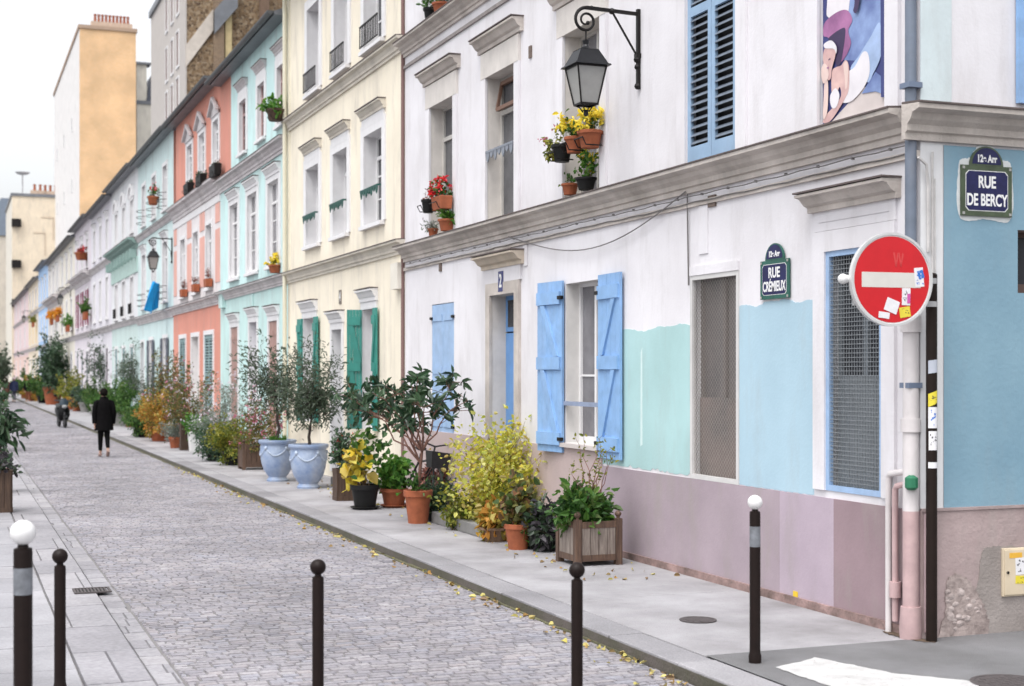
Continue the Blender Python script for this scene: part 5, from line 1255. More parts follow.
def plant(name, label, cat, loc, pot, crown, nst=14, nleaf=260, L=.06, W=.03, leaf=L_green, bark_=bark, trunk=None, fl=None, group='potted plants along the house fronts', droop=.2, spread=.03, t0=.4, stem_r=.006, extra=None, wob=.12, ground=None, out=.6):
    SEED[0] += 1; rng = np.random.default_rng(SEED[0])
    t = thing(name, label, cat, tuple(loc), 0, group)
    z = pot(t) if pot else 0.
    if loc[1] > 27 and group[0] == 'p' and 'left' not in group: crown = (crown[0], (crown[1][0] * 1.25, crown[1][1] * 1.75, crown[1][2] * 1.25))
    if group != WG: nleaf = int(nleaf * (2.6 if loc[1] > 27 else 1.9)); L *= 1.15; W *= 1.35; spread *= 2.2 if loc[1] > 27 else 1.7
    (cx, cy, cz), (rx, ry, rz) = crown
    if trunk:
        th, tr, tx, ty = trunk
        n = 6; tp = [np.array([tx * i / n + rng.normal() * tr * .5 * (i > 0), ty * i / n + rng.normal() * tr * .5 * (i > 0), z - .02 + (th - z) * i / n]) for i in range(n + 1)]
        st = stems(rng, [tp[-1], tp[-2], tp[-1]], (cx, cy, cz), (rx, ry, rz), nst, wob)
        m = MB(); m.tube(tp, [tr * (1.15 - .4 * i / n) for i in range(n + 1)], 8)
        for s in st: m.tube(s, [tr * .38 * (1 - .85 * i / (len(s) - 1)) + .0012 for i in range(len(s))], 5, False)
        # twigs
        tw = []
        for s in st:
            for k in range(7):
                i = rng.integers(2, len(s)); d = rng.normal(size=3) * .5; d[2] += .15; e = s[i] + d * np.array([rx, ry, rz]) * .55
                tw.append(np.array([s[i], (s[i] + e) / 2 + rng.normal(size=3) * .03, e]))
        for s in tw: m.tube(s, [.0028, .002, .001], 4, False)
        m.build('trunk', bark_, t, True)
        src = st + tw * 2
    else:
        bs = [np.array([rng.normal() * min(rx * .3, .12), rng.normal() * min(ry * .3, .12), z - .02]) for _ in range(8)]
        st = stems(rng, bs, (cx, cy, cz), (rx, ry, rz), nst, wob)
        m = MB()
        for s in st: m.tube(s, [stem_r * (1 - .7 * i / (len(s) - 1)) for i in range(len(s))], 4, False)
        m.build('stems', bark_, t)
        src = st
    if nleaf:
        P, N = foliage(rng, src, nleaf, t0, spread, droop, out)
        leaf_mesh('foliage', P, N, L, W, leaf, t, rng)
    if fl:
        for fm, nf, fs, kk in fl:                      # blossoms: small rosettes of petals
            P = []; N = []
            ends = [s[-1] for s in src]
            for k in range(nf):
                c0 = ends[rng.integers(len(ends))] + rng.normal(size=3) * spread * 1.2
                for j in range(kk): P.append(c0 + rng.normal(size=3) * fs * .25); N.append(rng.normal(size=3) + np.array([0, 0, .3]))
            leaf_mesh('blossom', P, N, fs, fs * .7, fm, t, rng)
    if extra: extra(t, rng)
    return t
def gz(px, py, z=0.): return G(px, py, z)
# 1 Versailles planter in front
base = G(576, 567); wv = .52; c0 = Vector((base.x + wv / 2, base.y + wv / 2, 0))
def ex1(t, rng):
    st = stems(rng, [np.array([.02, .02, .40])] * 3, (.0, -.05, 1.16), (.30, .34, .42), 15, .14, .3)
    m = MB(); m.tube([(0, 0, .40), (.0, .02, .60), (.01, .0, .74)], [.016, .014, .012], 7)
    for s in st: m.tube(s * 1.0, [.008 - .0011 * i for i in range(7)], 5, False)
    m.build('sapling', bark_r, t, True); P, N = foliage(rng, st, 130, .55, .03, .3); leaf_mesh('sapling_leaves', P, N, .045, .024, L_ygreen, t, rng)
plant('planter', 'weathered Versailles planter box with a bare twiggy sapling above leafy green ground cover', 'planter', c0, lambda t: pot_box(t, wv, wv, .46, oakw, greyw), ((-.08, -.02, .62), (.32, .30, .24)), 26, 620, .085, .042, L_green, bark, fl=None, extra=ex1, t0=.3)
# 2 dark purple leaved plant
plant('potted_plant', 'dark purplish leafy plant spilling beside the Versailles planter', 'potted plant', G(548, 551), lambda t: pot_terra(t, .12, .2, blk), ((0, 0, .30), (.25, .24, .26)), 22, 420, .08, .045, L_purple, t0=.3, fl=None)
plant('potted_plant', 'small bright broad leaved plant between the terracotta pot and the dark purple one', 'potted plant', G(533, 549), lambda t: pot_terra(t, .08, .14, blk), ((0, 0, .20), (.16, .15, .15)), 9, 40, .15, .10, L_bright, t0=.7)
# 3 terracotta pot with mixed leaves
plant('potted_plant', 'terracotta pot with yellowing leaves, nearest of the clay pots by the yellow shrub', 'potted plant', G(518, 549), lambda t: pot_terra(t, .155, .29), ((0, 0, .56), (.24, .22, .28)), 18, 210, .085, .06, L_autumn, t0=.4, fl=[(F_yel, 6, .07, 3)])
plant('potted_plant', 'low bowl of orange autumn foliage at the end of the stone step', 'potted plant', G(494, 541), lambda t: pot_terra(t, .17, .17, M('basket', (.22, .14, .09), .9, .3, 20, .5, 60)), ((0, 0, .28), (.24, .22, .16)), 20, 300, .085, .05, L_orange, t0=.3)
plant('potted_plant', 'second clay pot half hidden behind the yellowing one with thin green growth', 'potted plant', G(507, 536), lambda t: pot_terra(t, .14, .27), ((0, 0, .5), (.2, .2, .3)), 14, 120, .06, .03, L_ygreen, t0=.4)
plant('potted_plant', 'reddish pot with rusty leaves against the wall behind the yellow shrub', 'potted plant', G(527, 527), lambda t: pot_terra(t, .15, .3), ((0, 0, .45), (.24, .22, .2)), 14, 160, .07, .04, L_autumn, fl=[(F_red, 8, .04, 4)])
# 4 yellow shrub
plant('yellow_shrub', 'large airy yellow leaved shrub in front of the house door', 'shrub', G(502, 531), lambda t: pot_terra(t, .17, .28, blk), ((-.05, -.02, .84), (.72, .70, .62)), 70, 2500, .054, .035, L_yel, bark, t0=.28, spread=.06, droop=.15, stem_r=.007)
plant('yellow_shrub', 'small trailing yellow green shrub beside the stone step', 'shrub', G(462, 530, .0), None, ((0, 0, .34), (.34, .28, .30)), 30, 420, .055, .035, L_ygreen, t0=.3)
# stone step (door step) is its own stone
st_ = MB(); st_.box(5.95, D - .004, 16.45, 18.35, 0.0, .15); tag(st_.build('door_step', M('step_stone', (.20, .195, .19), .85, .25, 3, .4, 50), None, bevel=.012), 'dark worn stone step below the blue door', 'step')
# 5 conifer bush
plant('potted_plant', 'feathery blue green bush beside the tall clay pot', 'potted plant', G(434, 521), lambda t: pot_terra(t, .11, .18, blk), ((0, 0, .38), (.29, .28, .28)), 46, 1300, .05, .012, L_conif, t0=.25, droop=.0)
# 6 clay pot with the broad leaved tree
SEED[0] = 330
b6 = G(418, 523)
def ex6(t, rng):
    rng = np.random.default_rng(5)
    # forked limbs reaching along the street, rosettes of long leaves at their ends
    tips = []
    m = MB(); fork = np.array([.04, -.05, .95])
    m.tube([(0, 0, .38), (.02, -.02, .66), tuple(fork)], [.024, .022, .019], 8)
    lo = stems(rng, [fork, fork, np.array([.02, -.03, .8])], (-.22, .30, 1.68), (1.15, 1.45, .46), 13, .14, .3)
    for s in lo:
        m.tube(s, [.013 - .0013 * i for i in range(7)], 6, False)
        for k in range(7):
            i = rng.integers(3, 7); d = rng.normal(size=3) * .19; d[2] = abs(d[2]) * .6; e = s[i] + d; m.tube([s[i], e], [.005, .004], 5, False); tips.append((e, d))
        tips.append((s[-1], s[-1] - s[-2]))
    m.build('trunk', bark_r, t, True)
    P = []; N = []
    for e, d in tips:
        d = d / (np.linalg.norm(d) + 1e-6)
        for k in range(8):
            r = rng.normal(size=3); r -= d * r.dot(d); r /= np.linalg.norm(r)
            P.append(e - d * rng.random() * .06); N.append(r + d * .5 + np.array([0, 0, -.25]))
    leaf_mesh('foliage', P, N, .145, .055, L_dark, t, rng, .2)
plant('potted_tree', 'spreading broad leaved tree on bare forked stems in a tall clay pot', 'potted tree', b6, lambda t: pot_terra(t, .185, .44), ((0, 0, .50), (.18, .18, .10)), 8, 50, .06, .03, L_green, extra=ex6)
plant('potted_plant', 'clump of rusty pink leaves in front of the bicycle', 'potted plant', G(437, 508), lambda t: pot_terra(t, .13, .24), ((0, 0, .42), (.30, .28, .2)), 18, 220, .12, .05, L_rust, t0=.3)
# 7 geranium pot
plant('potted_plant', 'round clay pot of green geranium leaves between the black pot and the tall clay pot', 'potted plant', G(394, 507), lambda t: pot_terra(t, .2, .28, None, saucer=True), ((0, 0, .52), (.28, .27, .28)), 26, 420, .075, .06, L_bright, t0=.35)
# 8 black pot with maple
plant('potted_plant', 'black pot with big golden yellow leaves', 'potted plant', G(365, 509), lambda t: pot_terra(t, .21, .36, blk, saucer=True), ((-.16, .05, .68), (.22, .28, .36)), 20, 40, .14, .12, L_maple, t0=.4, extra=lambda t, r: leaf_mesh('upper_leaves', (r.normal(size=(110, 3)) * np.array([.14, .16, .20]) + np.array([.06, 0, .88])).tolist(), r.normal(size=(110, 3)) + np.array([0, 0, -.2]), .12, .08, L_green, t, r))
plant('planter', 'narrow brown wooden planter with a loose dark shrub beside the golden leaved pot', 'planter', G(345, 500), lambda t: pot_box(t, .34, .34, .5, brw, brw, False), ((0, 0, .86), (.30, .30, .36)), 22, 420, .06, .03, L_dark, fl=[(F_white, 18, .04, 3), (F_red, 10, .04, 3)])
# urns with olive trees
plant('potted_olive_tree', 'compact olive tree in the nearer blue glazed urn', 'potted tree', G(308.5, 488), lambda t: pot_urn(t, .325, .76), ((.05, .08, 1.66), (.66, .66, .60)), 18, 1500, .075, .018, L_olive, bark_d, trunk=(1.30, .026, .05, .0), droop=.1, spread=.05)
plant('potted_olive_tree', 'taller loose olive tree in the farther blue glazed urn', 'potted tree', G(277.5, 481), lambda t: pot_urn(t, .325, .76), ((-.1, .0, 1.95), (.86, .95, .74)), 18, 1150, .08, .019, L_olive, bark_d, trunk=(1.55, .03, .0, .05), droop=.1, spread=.06, fl=None, extra=lambda t, r: leaf_mesh('ground_cover', (r.uniform(-1, 1, size=(160, 3)) * np.array([.14, .14, .02]) + np.array([0, 0, .75])).tolist(), r.normal(size=(160, 3)) + np.array([0, 0, 1.2]), .09, .015, L_bright, t, r))
plant('planter', 'square oak planter box with a pink flowering bush beside the urns', 'planter', G(254, 469), lambda t: pot_box(t, .56, .50, .52, oakw, oakw), ((0, 0, 1.0), (.45, .5, .55)), 30, 520, .05, .028, L_autumn, fl=[(F_pink, 90, .05, 4)], t0=.35)
# bushes further along
plant('potted_plant', 'dense yellow green bush left of the square oak planter', 'potted plant', G(232, 465), lambda t: pot_terra(t, .2, .3, blk), ((0, 0, .55), (.44, .5, .5)), 44, 1300, .06, .028, L_ygreen, t0=.3)
plant('potted_plant', 'tall silvery shrub with pale flowers in front of the turquoise house', 'potted plant', G(222, 459), lambda t: pot_terra(t, .2, .35, blk), ((0, 0, 1.15), (.66, .8, .75)), 40, 1200, .05, .02, L_grey, fl=[(F_white, 90, .05, 4)])
plant('potted_plant', 'spilling dull green bush at the feet of the silvery shrub', 'potted plant', G(213, 461), lambda t: pot_terra(t, .15, .2, blk), ((0, 0, .4), (.4, .4, .42)), 30, 900, .055, .022, L_conif, t0=.25)
plant('potted_plant', 'bright green plant in a square white pot', 'potted plant', G(197, 452), lambda t: pot_cube(t, .42, .52, wht), ((.05, -.05, .72), (.28, .28, .24)), 22, 420, .08, .05, L_bright, t0=.3)
plant('planter', 'tall narrow wooden planter with a loose pale pink shrub', 'planter', G(186, 450), lambda t: pot_box(t, .3, .3, .66, brw, brw, False), ((0, 0, 1.5), (.75, .95, .85)), 36, 1100, .06, .028, L_autumn, fl=[(F_pink, 40, .05, 3), (F_white, 60, .05, 3)])
plant('potted_plant', 'grey green cushion plant in a low clay pot by the tall wooden planter', 'potted plant', G(176, 448), lambda t: pot_terra(t, .2, .3), ((0, 0, .5), (.42, .45, .4)), 30, 800, .05, .018, L_grey, t0=.3)
plant('potted_plant', 'clay pot with an orange autumn bush in front of the coral house', 'potted plant', G(159, 441), lambda t: pot_terra(t, .28, .42), ((-.1, .0, .82), (.65, .8, .6)), 44, 1500, .075, .035, L_orange, t0=.35)
plant('potted_plant', 'tall thin green shrub against the coral wall behind the orange bush', 'potted plant', G(168, 437), lambda t: pot_terra(t, .24, .35), ((0, 0, 1.7), (.6, 1.0, 1.0)), 34, 900, .07, .032, L_autumn, t0=.4)
plant('potted_plant', 'low green bush left of the orange autumn bush', 'potted plant', G(142, 437), lambda t: pot_terra(t, .25, .35, blk), ((0, 0, .62), (.55, .8, .5)), 36, 1000, .075, .032, L_green, t0=.3)
plant('potted_plant', 'small clay pot with fresh green leaves beside a stone block', 'potted plant', G(131, 427), lambda t: pot_terra(t, .25, .36), ((0, 0, .6), (.45, .6, .35)), 26, 500, .08, .04, L_green, t0=.3)
plant('planter', 'long grey stone planter with a dense green hedge bush past the walker', 'planter', G(118, 425), lambda t: pot_box(t, .7, 1.6, .62, gry, gry, False), ((0, 0, 1.1), (.6, 1.3, .6)), 60, 1800, .09, .04, L_green, t0=.3)
plant('potted_tree', 'loose dark tree rising behind the grey stone planter', 'potted tree', G(111, 414), lambda t: pot_terra(t, .3, .45), ((0, 0, 2.5), (1.1, 2., 1.2)), 34, 1400, .10, .045, L_dark, bark_d, trunk=(1.5, .04, 0, 0))
plant('potted_tree', 'airy grey green tree in front of the mint house', 'potted tree', G(137, 423), lambda t: pot_terra(t, .28, .4), ((0, 0, 1.9), (.9, 1.6, .9)), 32, 1300, .08, .03, L_olive, bark_d, trunk=(1.2, .035, 0, 0))
plant('potted_plant', 'wispy tall plant at the right end of the mint house', 'potted plant', G(153, 430), lambda t: pot_terra(t, .22, .35), ((0, 0, 1.7), (.5, .9, 1.0)), 24, 520, .07, .03, L_olive, t0=.4)
for px, py, lf, hh, rr, lb, nm in ((98, 415, L_green, .9, .8, 'low green bush to the left of the walking person in black', 'potted_plant'), (86, 412, L_dark, .8, .7, 'dark low bush by the lilac house', 'potted_plant'), (72, 409.5, L_ygreen, 1.2, .9, 'yellowish bush just right of the parked scooter', 'potted_plant'), (78, 411, L_orange, .5, .6, 'small reddish potted plant just past the parked scooter', 'potted_plant')):
    plant(nm, lb, 'potted plant', G(px, py), lambda t: pot_terra(t, .36, .5, gry if lf in (L_green, L_dark) else None), ((0, 0, hh), (rr, rr * 1.7, hh * .7)), 36, 900, .11, .05, lf, t0=.3)
plant('potted_tree', 'tall dark bushy tree in a big clay pot behind the scooter', 'potted tree', G(53, 404.5), lambda t: pot_terra(t, .6, 1.1), ((0, 0, 2.5), (.85, 1.2, 1.45)), 60, 1700, .17, .08, L_dark, bark_d, trunk=(1.5, .06, 0, 0))
plant('potted_plant', 'green bush left of the tall dark tree', 'potted plant', G(43, 403), lambda t: pot_terra(t, .4, .5, blk), ((0, 0, 1.2), (.9, 2., .9)), 40, 900, .15, .07, L_green, t0=.3)
plant('potted_plant', 'bush of rusty orange leaves near the distant people', 'potted plant', G(33, 401), lambda t: pot_terra(t, .4, .5), ((0, 0, .9), (.8, 1.6, .8)), 36, 700, .15, .07, L_orange, t0=.3)
plant('potted_plant', 'farthest low green bush along the right house fronts', 'potted plant', G(26, 398.5), lambda t: pot_terra(t, .45, .6), ((0, 0, 1.2), (1., 2.4, 1.0)), 36, 800, .17, .08, L_green, t0=.3)
# left side of the street
LG = 'plants on the left pavement'
c = G(-6, 512, -.06)
plant('planter', 'square brown wooden planter with small dark leaves at the left edge', 'planter', (c.x, c.y + .1, -.06), lambda t: pot_box(t, .52, .52, .62, brw, brw, False), ((0, 0, .72), (.38, .38, .16)), 30, 420, .07, .045, L_purple, group=LG, t0=.5)
c = G(-4, 492, -.06)
plant('potted_tree', 'drooping long leaved plant on bare dark stems at the left edge', 'potted tree', (c.x, c.y, -.06), lambda t: pot_terra(t, .22, .4), ((.12, .0, 1.3), (.34, .34, .36)), 11, 80, .24, .055, L_dark, bark_d, trunk=(.95, .03, .1, 0), group=LG, droop=.7, spread=.03)
c = G(-9, 450, -.06)
plant('potted_tree', 'bushy dark green tree behind the drooping plant on the left', 'potted tree', (c.x, c.y, -.06), lambda t: pot_terra(t, .3, .5), ((-.15, .0, 1.5), (.6, .8, .7)), 30, 600, .13, .05, L_dark, bark_d, trunk=(1.0, .04, 0, 0), group=LG, droop=.3)
c = G(-1, 418, -.06)
plant('potted_tree', 'loose yellowish green tree farther up the left pavement', 'potted tree', (c.x - .4, c.y, -.06), lambda t: pot_terra(t, .4, .6), ((-.5, .0, 1.7), (.8, 2., .9)), 40, 600, .17, .08, L_green, bark_d, trunk=(1.3, .06, 0, 0), group=LG)
c = G(-1, 402, -.06)
plant('potted_tree', 'high grey green tree at the far end of the left pavement', 'potted tree', (c.x, c.y, -.06), lambda t: pot_terra(t, .5, .7), ((-.3, .0, 2.6), (1.3, 3., 1.3)), 50, 900, .24, .11, L_olive, bark_d, trunk=(1.6, .08, 0, 0), group=LG)

# ------------------------------------------------------------------ window pots (first floor of the white house etc.)
WG = 'flower pots at upper windows'
def sill_loc(px, z, d=.1): return (D - d, FY(px), z)
zl2 = z1t + .012
def holder(t, w, z0=-.02):
    m = MB()
    for s in (-1, 1): m.tube([(.1, s * w, .02), (-.1, s * w, .02), (-.14, s * w, .1)], .008, 5)
    m.tube([(-.14, -w, .1), (-.14, w, .1)], .008, 5); m.tube([(-.02, -w, .02), (-.02, w, .02)], .008, 5); m.build('iron_holder', iron_b, t)
FYD = lambda px, d: FY(px, D - d)
FZD = lambda px, py, d: FZ(px, py, D - d)
def wpot(label, px, py, d, r, h, crown, leaf, nl, L, W, fl=None, mat=None, sh='round', hold=True, nst=12, droop=.3):
    loc = (D - d, FYD(px, d), FZD(px, py, d))
    def mk(t):
        if sh == 'box':
            m = MB(); m.frustum((0, 0, 0), .17, .2, h, r * 2, r * 2.15); p = m.build('pot', mat or terracotta, t, bevel=.01); z = h
            m = MB(); m.frustum((0, 0, h + .001), .17, .16, .01, r * 1.9, r * 1.8); m.build('soil', soil, p)
        else: z = pot_terra(t, r, h, mat)
        if hold: holder(t, r * .8)
        return z
    return plant('window_pot', label, 'flower pot', loc, mk, crown, nst, nl, L, W, leaf, group=WG, fl=fl, droop=droop, spread=.02, t0=.35, stem_r=.003)
wpot('terracotta window box of bright red geraniums at the left first floor window', 442, 210, .16, .19, .19, ((-.02, -.0, .32), (.16, .26, .20)), L_green, 170, .06, .045, [(F_red, 22, .055, 9)], None, 'box', nst=26)
wpot('slanting black pot left of the red geraniums', 428, 213, .18, .1, .2, ((0, .02, .26), (.1, .12, .1)), L_rust, 30, .05, .03, None, blk)
wpot('small clay pot of pale green succulents below the red geraniums', 447, 231, .1, .13, .17, ((0, .0, .24), (.14, .16, .10)), L_bright, 150, .08, .03, None, None, hold=False)
wpot('little pot with trailing white green leaves on the ledge corner below the geraniums', 433, 236, .1, .08, .11, ((-.04, .04, .16), (.14, .16, .09)), L_grey, 90, .06, .02, [(F_white, 5, .03, 4)], None, hold=False, droop=.5)
wpot('dark trailing pot with pink tipped leaves under the lantern', 562, 162, .2, .12, .2, ((-.02, .12, .24), (.2, .34, .22)), L_ygreen, 210, .06, .045, [(F_pink, 8, .04, 4)], blk, droop=.5, nst=20)
wpot('clay pot of yellow flowers hung left of another under the lantern', 574, 153, .2, .11, .18, ((0, .02, .30), (.18, .22, .16)), L_green, 70, .06, .04, [(F_yel, 26, .06, 7)], None)
wpot('clay pot of yellow flowers nearest the right window jamb', 590, 148, .16, .14, .19, ((0, .05, .30), (.2, .24, .16)), L_green, 70, .06, .04, [(F_yel, 34, .06, 7)], None)
wpot('leggy green plant in a low clay pot on the ledge under the lantern', 586, 190, .06, .12, .14, ((-.02, .0, .36), (.14, .2, .24)), L_bright, 140, .06, .045, [(F_yel, 12, .05, 5)], blk, hold=False)
wpot('small round clay pot at the left end of the ledge under the lantern', 570, 195, .08, .1, .13, ((0, .0, .18), (.1, .12, .07)), L_green, 40, .05, .03, None, None, hold=False)
zz3 = z2t + .01
for px, d, r, h, mt, lb in ((430, .08, .1, .2, blk, 'black pot on the upper cornice of the white house'), (441, .06, .13, .17, None, 'clay pot on the upper cornice beside the black one')):
    plant('window_pot', lb, 'flower pot', (D - d, FYD(px, d), zz3), (lambda r, h, mt: lambda t: pot_terra(t, r, h, mt))(r, h, mt), ((0, 0, h + .12), (.16, .2, .16)), 12, 110, .07, .035, L_green, group=WG)
wpot('hanging pot of light green leaves at the top right window of the turquoise house', 275.5, 121, .28, .2, .25, ((-.05, .1, .36), (.3, .45, .3)), L_bright, 300, .1, .06, None, brw, nst=24)
wpot('yellow flowers in a small pot on a turquoise house sill', 275, 273, .1, .15, .18, ((0, 0, .28), (.15, .2, .1)), L_green, 50, .06, .04, [(F_yel, 20, .09, 5)], None, hold=False)
for px, py, lb in ((208, 287, 'nearest of the three clay sill pots on the coral house'), (195.5, 292, 'middle of the three clay sill pots on the coral house'), (183.5, 297, 'farthest of the three clay sill pots on the coral house')):
    wpot(lb, px, py, .12, .2, .22, ((0, 0, .42), (.12, .16, .16)), L_rust, 70, .06, .03, None, None, 'box', False)
for px, py, lb in ((215, 176.5, 'nearest dark iron planter under a top window of the coral house'), (201, 186, 'middle dark iron planter under a top window of the coral house'), (188.5, 194, 'farthest dark iron planter under a top window of the coral house')):
    wpot(lb, px, py, .2, .42, .3, ((0, 0, .34), (.12, .4, .08)), L_dark, 90, .08, .04, None, blk, 'box', True)
wpot('small clay pot on a bowed rail high on the mint house', 153, 205, .2, .2, .3, ((0, 0, .5), (.2, .3, .25)), L_green, 80, .1, .05, [(F_red, 8, .08, 5)])
wpot('pot of dark red flowers on the crimson shuttered house', 82, 260, .25, .4, .4, ((0, 0, .6), (.3, .6, .3)), L_rust, 120, .14, .08, [(F_red, 10, .12, 5)])
for px, py, lf, lb in ((67.5, 332, L_bright, 'wide box of bright greenery on the cream house'), (57.5, 322, F_orange, 'orange flower box on the grey corniced house, nearer one'), (51.5, 325, F_orange, 'orange flower box on the grey corniced house, farther one'), (33, 327, L_ygreen, 'trailing greenery below the yellow shutters'), (85, 320, L_green, 'small green pot below the crimson shutters')):
    wpot(lb, px, py, .3, .6, .4, ((0, 0, .7), (.35, 1.0, .45)), lf, 220, .18, .09, None, None, 'box', False, nst=20)

# ------------------------------------------------------------------ blue cloth on the mint house rail
g = np.random.default_rng(4); yc = FY(159, D - .26); m = MB(); nu, nv = 14, 18
zt = FZ(159, 283, D - .26); hh = zt - FZ(159, 311, D - .26); V = []
for j in range(nv + 1):
    for i in range(nu + 1):
        a = i / nu; b = j / nv; wdt = 1.15 * (1 - .35 * b)
        V.append((D - .27 - .5 * (1 - a) * (.4 + .6 * b) - .07 * math.sin(a * 11 + b * 2) - .03 * math.sin(a * 23), yc + (a - .5) * wdt - .25 * b, zt - b * hh * (1 + .12 * math.sin(a * 5)) + .03 * math.sin(a * 9)))
m.add(V, [(j * (nu + 1) + i, j * (nu + 1) + i + 1, (j + 1) * (nu + 1) + i + 1, (j + 1) * (nu + 1) + i) for j in range(nv) for i in range(nu)])
o = m.build('cloth', M('cloth_blue', (.01, .32, .72), .8, .15, 4), None, True); tag(o, 'bright blue cloth hung over the first floor rail of the mint house', 'cloth')
so_ = o.modifiers.new('thick', 'SOLIDIFY'); so_.thickness = .008

# ------------------------------------------------------------------ people
skinm = M('skin', (.50, .30, .22), .55, .1, 10); hair_d = M('dark_hair', (.006, .004, .003), .8, .3, 20, spec=.1)
def skin_mesh(name, J, E, mat, parent, sub=2):
    """J: list of (x,y,z,r); E: edges; skinned into one continuous surface"""
    me = bpy.data.meshes.new(name); bm = bmesh.new(); ly = bm.verts.layers.skin.verify()
    vs = [bm.verts.new(j[:3]) for j in J]
    for v, j in zip(vs, J): v[ly].radius = (j[3], j[3])
    vs[0][ly].use_root = True
    for a, b in E: bm.edges.new((vs[a], vs[b]))
    bm.to_mesh(me); bm.free(); me.materials.append(mat)
    o = bpy.data.objects.new(name, me); COL.objects.link(o); o.parent = parent
    s = o.modifiers.new('skin', 'SKIN'); s.use_smooth_shade = True
    u = o.modifiers.new('sub', 'SUBSURF'); u.levels = sub; u.render_levels = sub
    return o
def person(label, loc, rz, hgt, coat, trous, shoes, hair=hair_d, hem=.52, hat=None, scale_w=1., stride=.13):
    """standing / mid-stride figure facing local +y"""
    t = thing('person', label, 'person', loc, rz); k = hgt / 1.68; t.scale = (k, k, k)
    s = stride; hx = .07
    # body (pelvis first): spine, head, arms with hands, legs with feet
    J = [(0, 0, .90, .10), (0, .0, 1.12, .09), (0, .0, 1.30, .085), (0, .005, 1.40, .06), (0, .02, 1.50, .055), (0, .035, 1.575, .088), (0, .03, 1.63, .075)]
    E = [(0, 1), (1, 2), (2, 3), (3, 4), (4, 5), (5, 6)]
    def limb(start, pts):
        p = start
        for q_ in pts: J.append(q_); E.append((p, len(J) - 1)); p = len(J) - 1
        return p
    for sx in (-1, 1):
        ay = .06 * sx
        w_ = limb(2, [(sx * .165, 0, 1.33, .035), (sx * .215, -.02 - ay * .3, 1.10, .032), (sx * .225, .03 + ay, .86, .03), (sx * .225, .045 + ay, .79, .034)])
        for f in range(4): limb(w_, [(sx * (.225 + .006), .03 + ay + f * .018, .73, .010), (sx * (.22), .035 + ay + f * .018, .685 + (f in (0, 3)) * .012, .008)])
        limb(w_, [(sx * .205, .09 + ay, .75, .011), (sx * .20, .10 + ay, .715, .009)])
        fy = -sx * s
        limb(0, [(sx * hx, 0, .84, .065), (sx * hx * 1.05, fy * .4 + .02, .47, .045), (sx * hx, fy + (-.05 if fy < 0 else 0), .10 + .08 * (fy < 0), .036), (sx * hx * 1.1, fy + (.10 if fy > 0 else .05), .035, .033)])
    skin_mesh('body', J, E, skinm, t)
    # coat: torso tube with sleeves
    m = MB(); rings = [(hem, .235, .18), (hem + .12, .225, .17), (.88, .21, .155), (1.02, .195, .14), (1.2, .19, .138), (1.33, .178, .125), (1.40, .135, .105), (1.44, .10, .085), (1.48, .075, .075)]
    n = 20; V = []
    for z, a, b in rings:
        for q_ in range(n):
            an = 2 * math.pi * q_ / n; V.append((a * scale_w * math.cos(an) * (1 + .015 * math.sin(3 * an + z * 9)), b * scale_w * math.sin(an) + .005, z))
    m.add(V, [(i * n + q_, i * n + (q_ + 1) % n, (i + 1) * n + (q_ + 1) % n, (i + 1) * n + q_) for i in range(len(rings) - 1) for q_ in range(n)])
    for sx in (-1, 1):
        ay = .06 * sx
        m.tube([(sx * .12, 0, 1.37), (sx * .18, 0, 1.34), (sx * .215, -.01 - ay * .2, 1.22), (sx * .232, -.02 - ay * .3, 1.08), (sx * .235, .01 + ay * .5, .95), (sx * .232, .03 + ay, .83)], [.06, .07, .064, .062, .060, .056], 12)
    co = m.build('coat', coat, t, True)
    m = MB(); m.tube([(-.075, .02, 1.46), (0, .075, 1.45), (.075, .02, 1.46), (0, -.07, 1.475), (-.075, .02, 1.46)], .03, 8); m.build('collar', coat, co, True)
    # trousers
    J2 = [(0, 0, .88, .135)]; E2 = []
    for sx in (-1, 1):
        fy = -sx * s; p = 0
        for q_ in ((sx * hx, .0, .78, .098), (sx * hx * 1.05, fy * .4 + .02, .47, .068), (sx * hx, fy + (-.05 if fy < 0 else 0), .13 + .08 * (fy < 0), .05)): J2.append(q_); E2.append((p, len(J2) - 1)); p = len(J2) - 1
    skin_mesh('trousers', J2, E2, trous, t)
    for sx in (-1, 1):
        fy = -sx * s; yb = fy + (-.05 if fy < 0 else 0); m = MB(); up = .07 if fy < 0 else 0
        m.tube([(sx * hx, yb - .07, .055 + up * 1.6), (sx * hx, yb - .02, .06 + up), (sx * hx * 1.05, yb + .08, .045), (sx * hx * 1.1, yb + .16, .032)], [.032, .044, .040, .022], 10); m.build('shoe', shoes, t, True)
    # head details
    m = MB(); m.sphere((0, .012, 1.595), .105, 18, .92, 1.02, 1.08); hr = m
    V2 = [v for v in m.v]; keep = []
    for f in m.f:
        cy = sum(m.v[i][1] for i in f) / len(f); cz = sum(m.v[i][2] for i in f) / len(f)
        if not (cy > .045 and cz < 1.645) and cz > 1.505: keep.append(f)
    m.f = keep; m.m = [0] * len(keep)
    if hat:
        m.build('hair', hair, t, True); m = MB(); m.sphere((0, .015, 1.625), .118, 18, .95, 1.05, .85); m.tube([(0.118 * math.cos(a_ * .5236), .015 + .122 * math.sin(a_ * .5236), 1.60) for a_ in range(13)], .022, 6); m.build('hat', hat, t, True)
    else: h_ = m.build('hair', hair, t, True)
    m = MB(); m.tube([(0, .118, 1.60), (0, .138, 1.565), (0, .118, 1.555)], [.006, .013, .006], 6)
    m.build('nose', skinm, t, True)
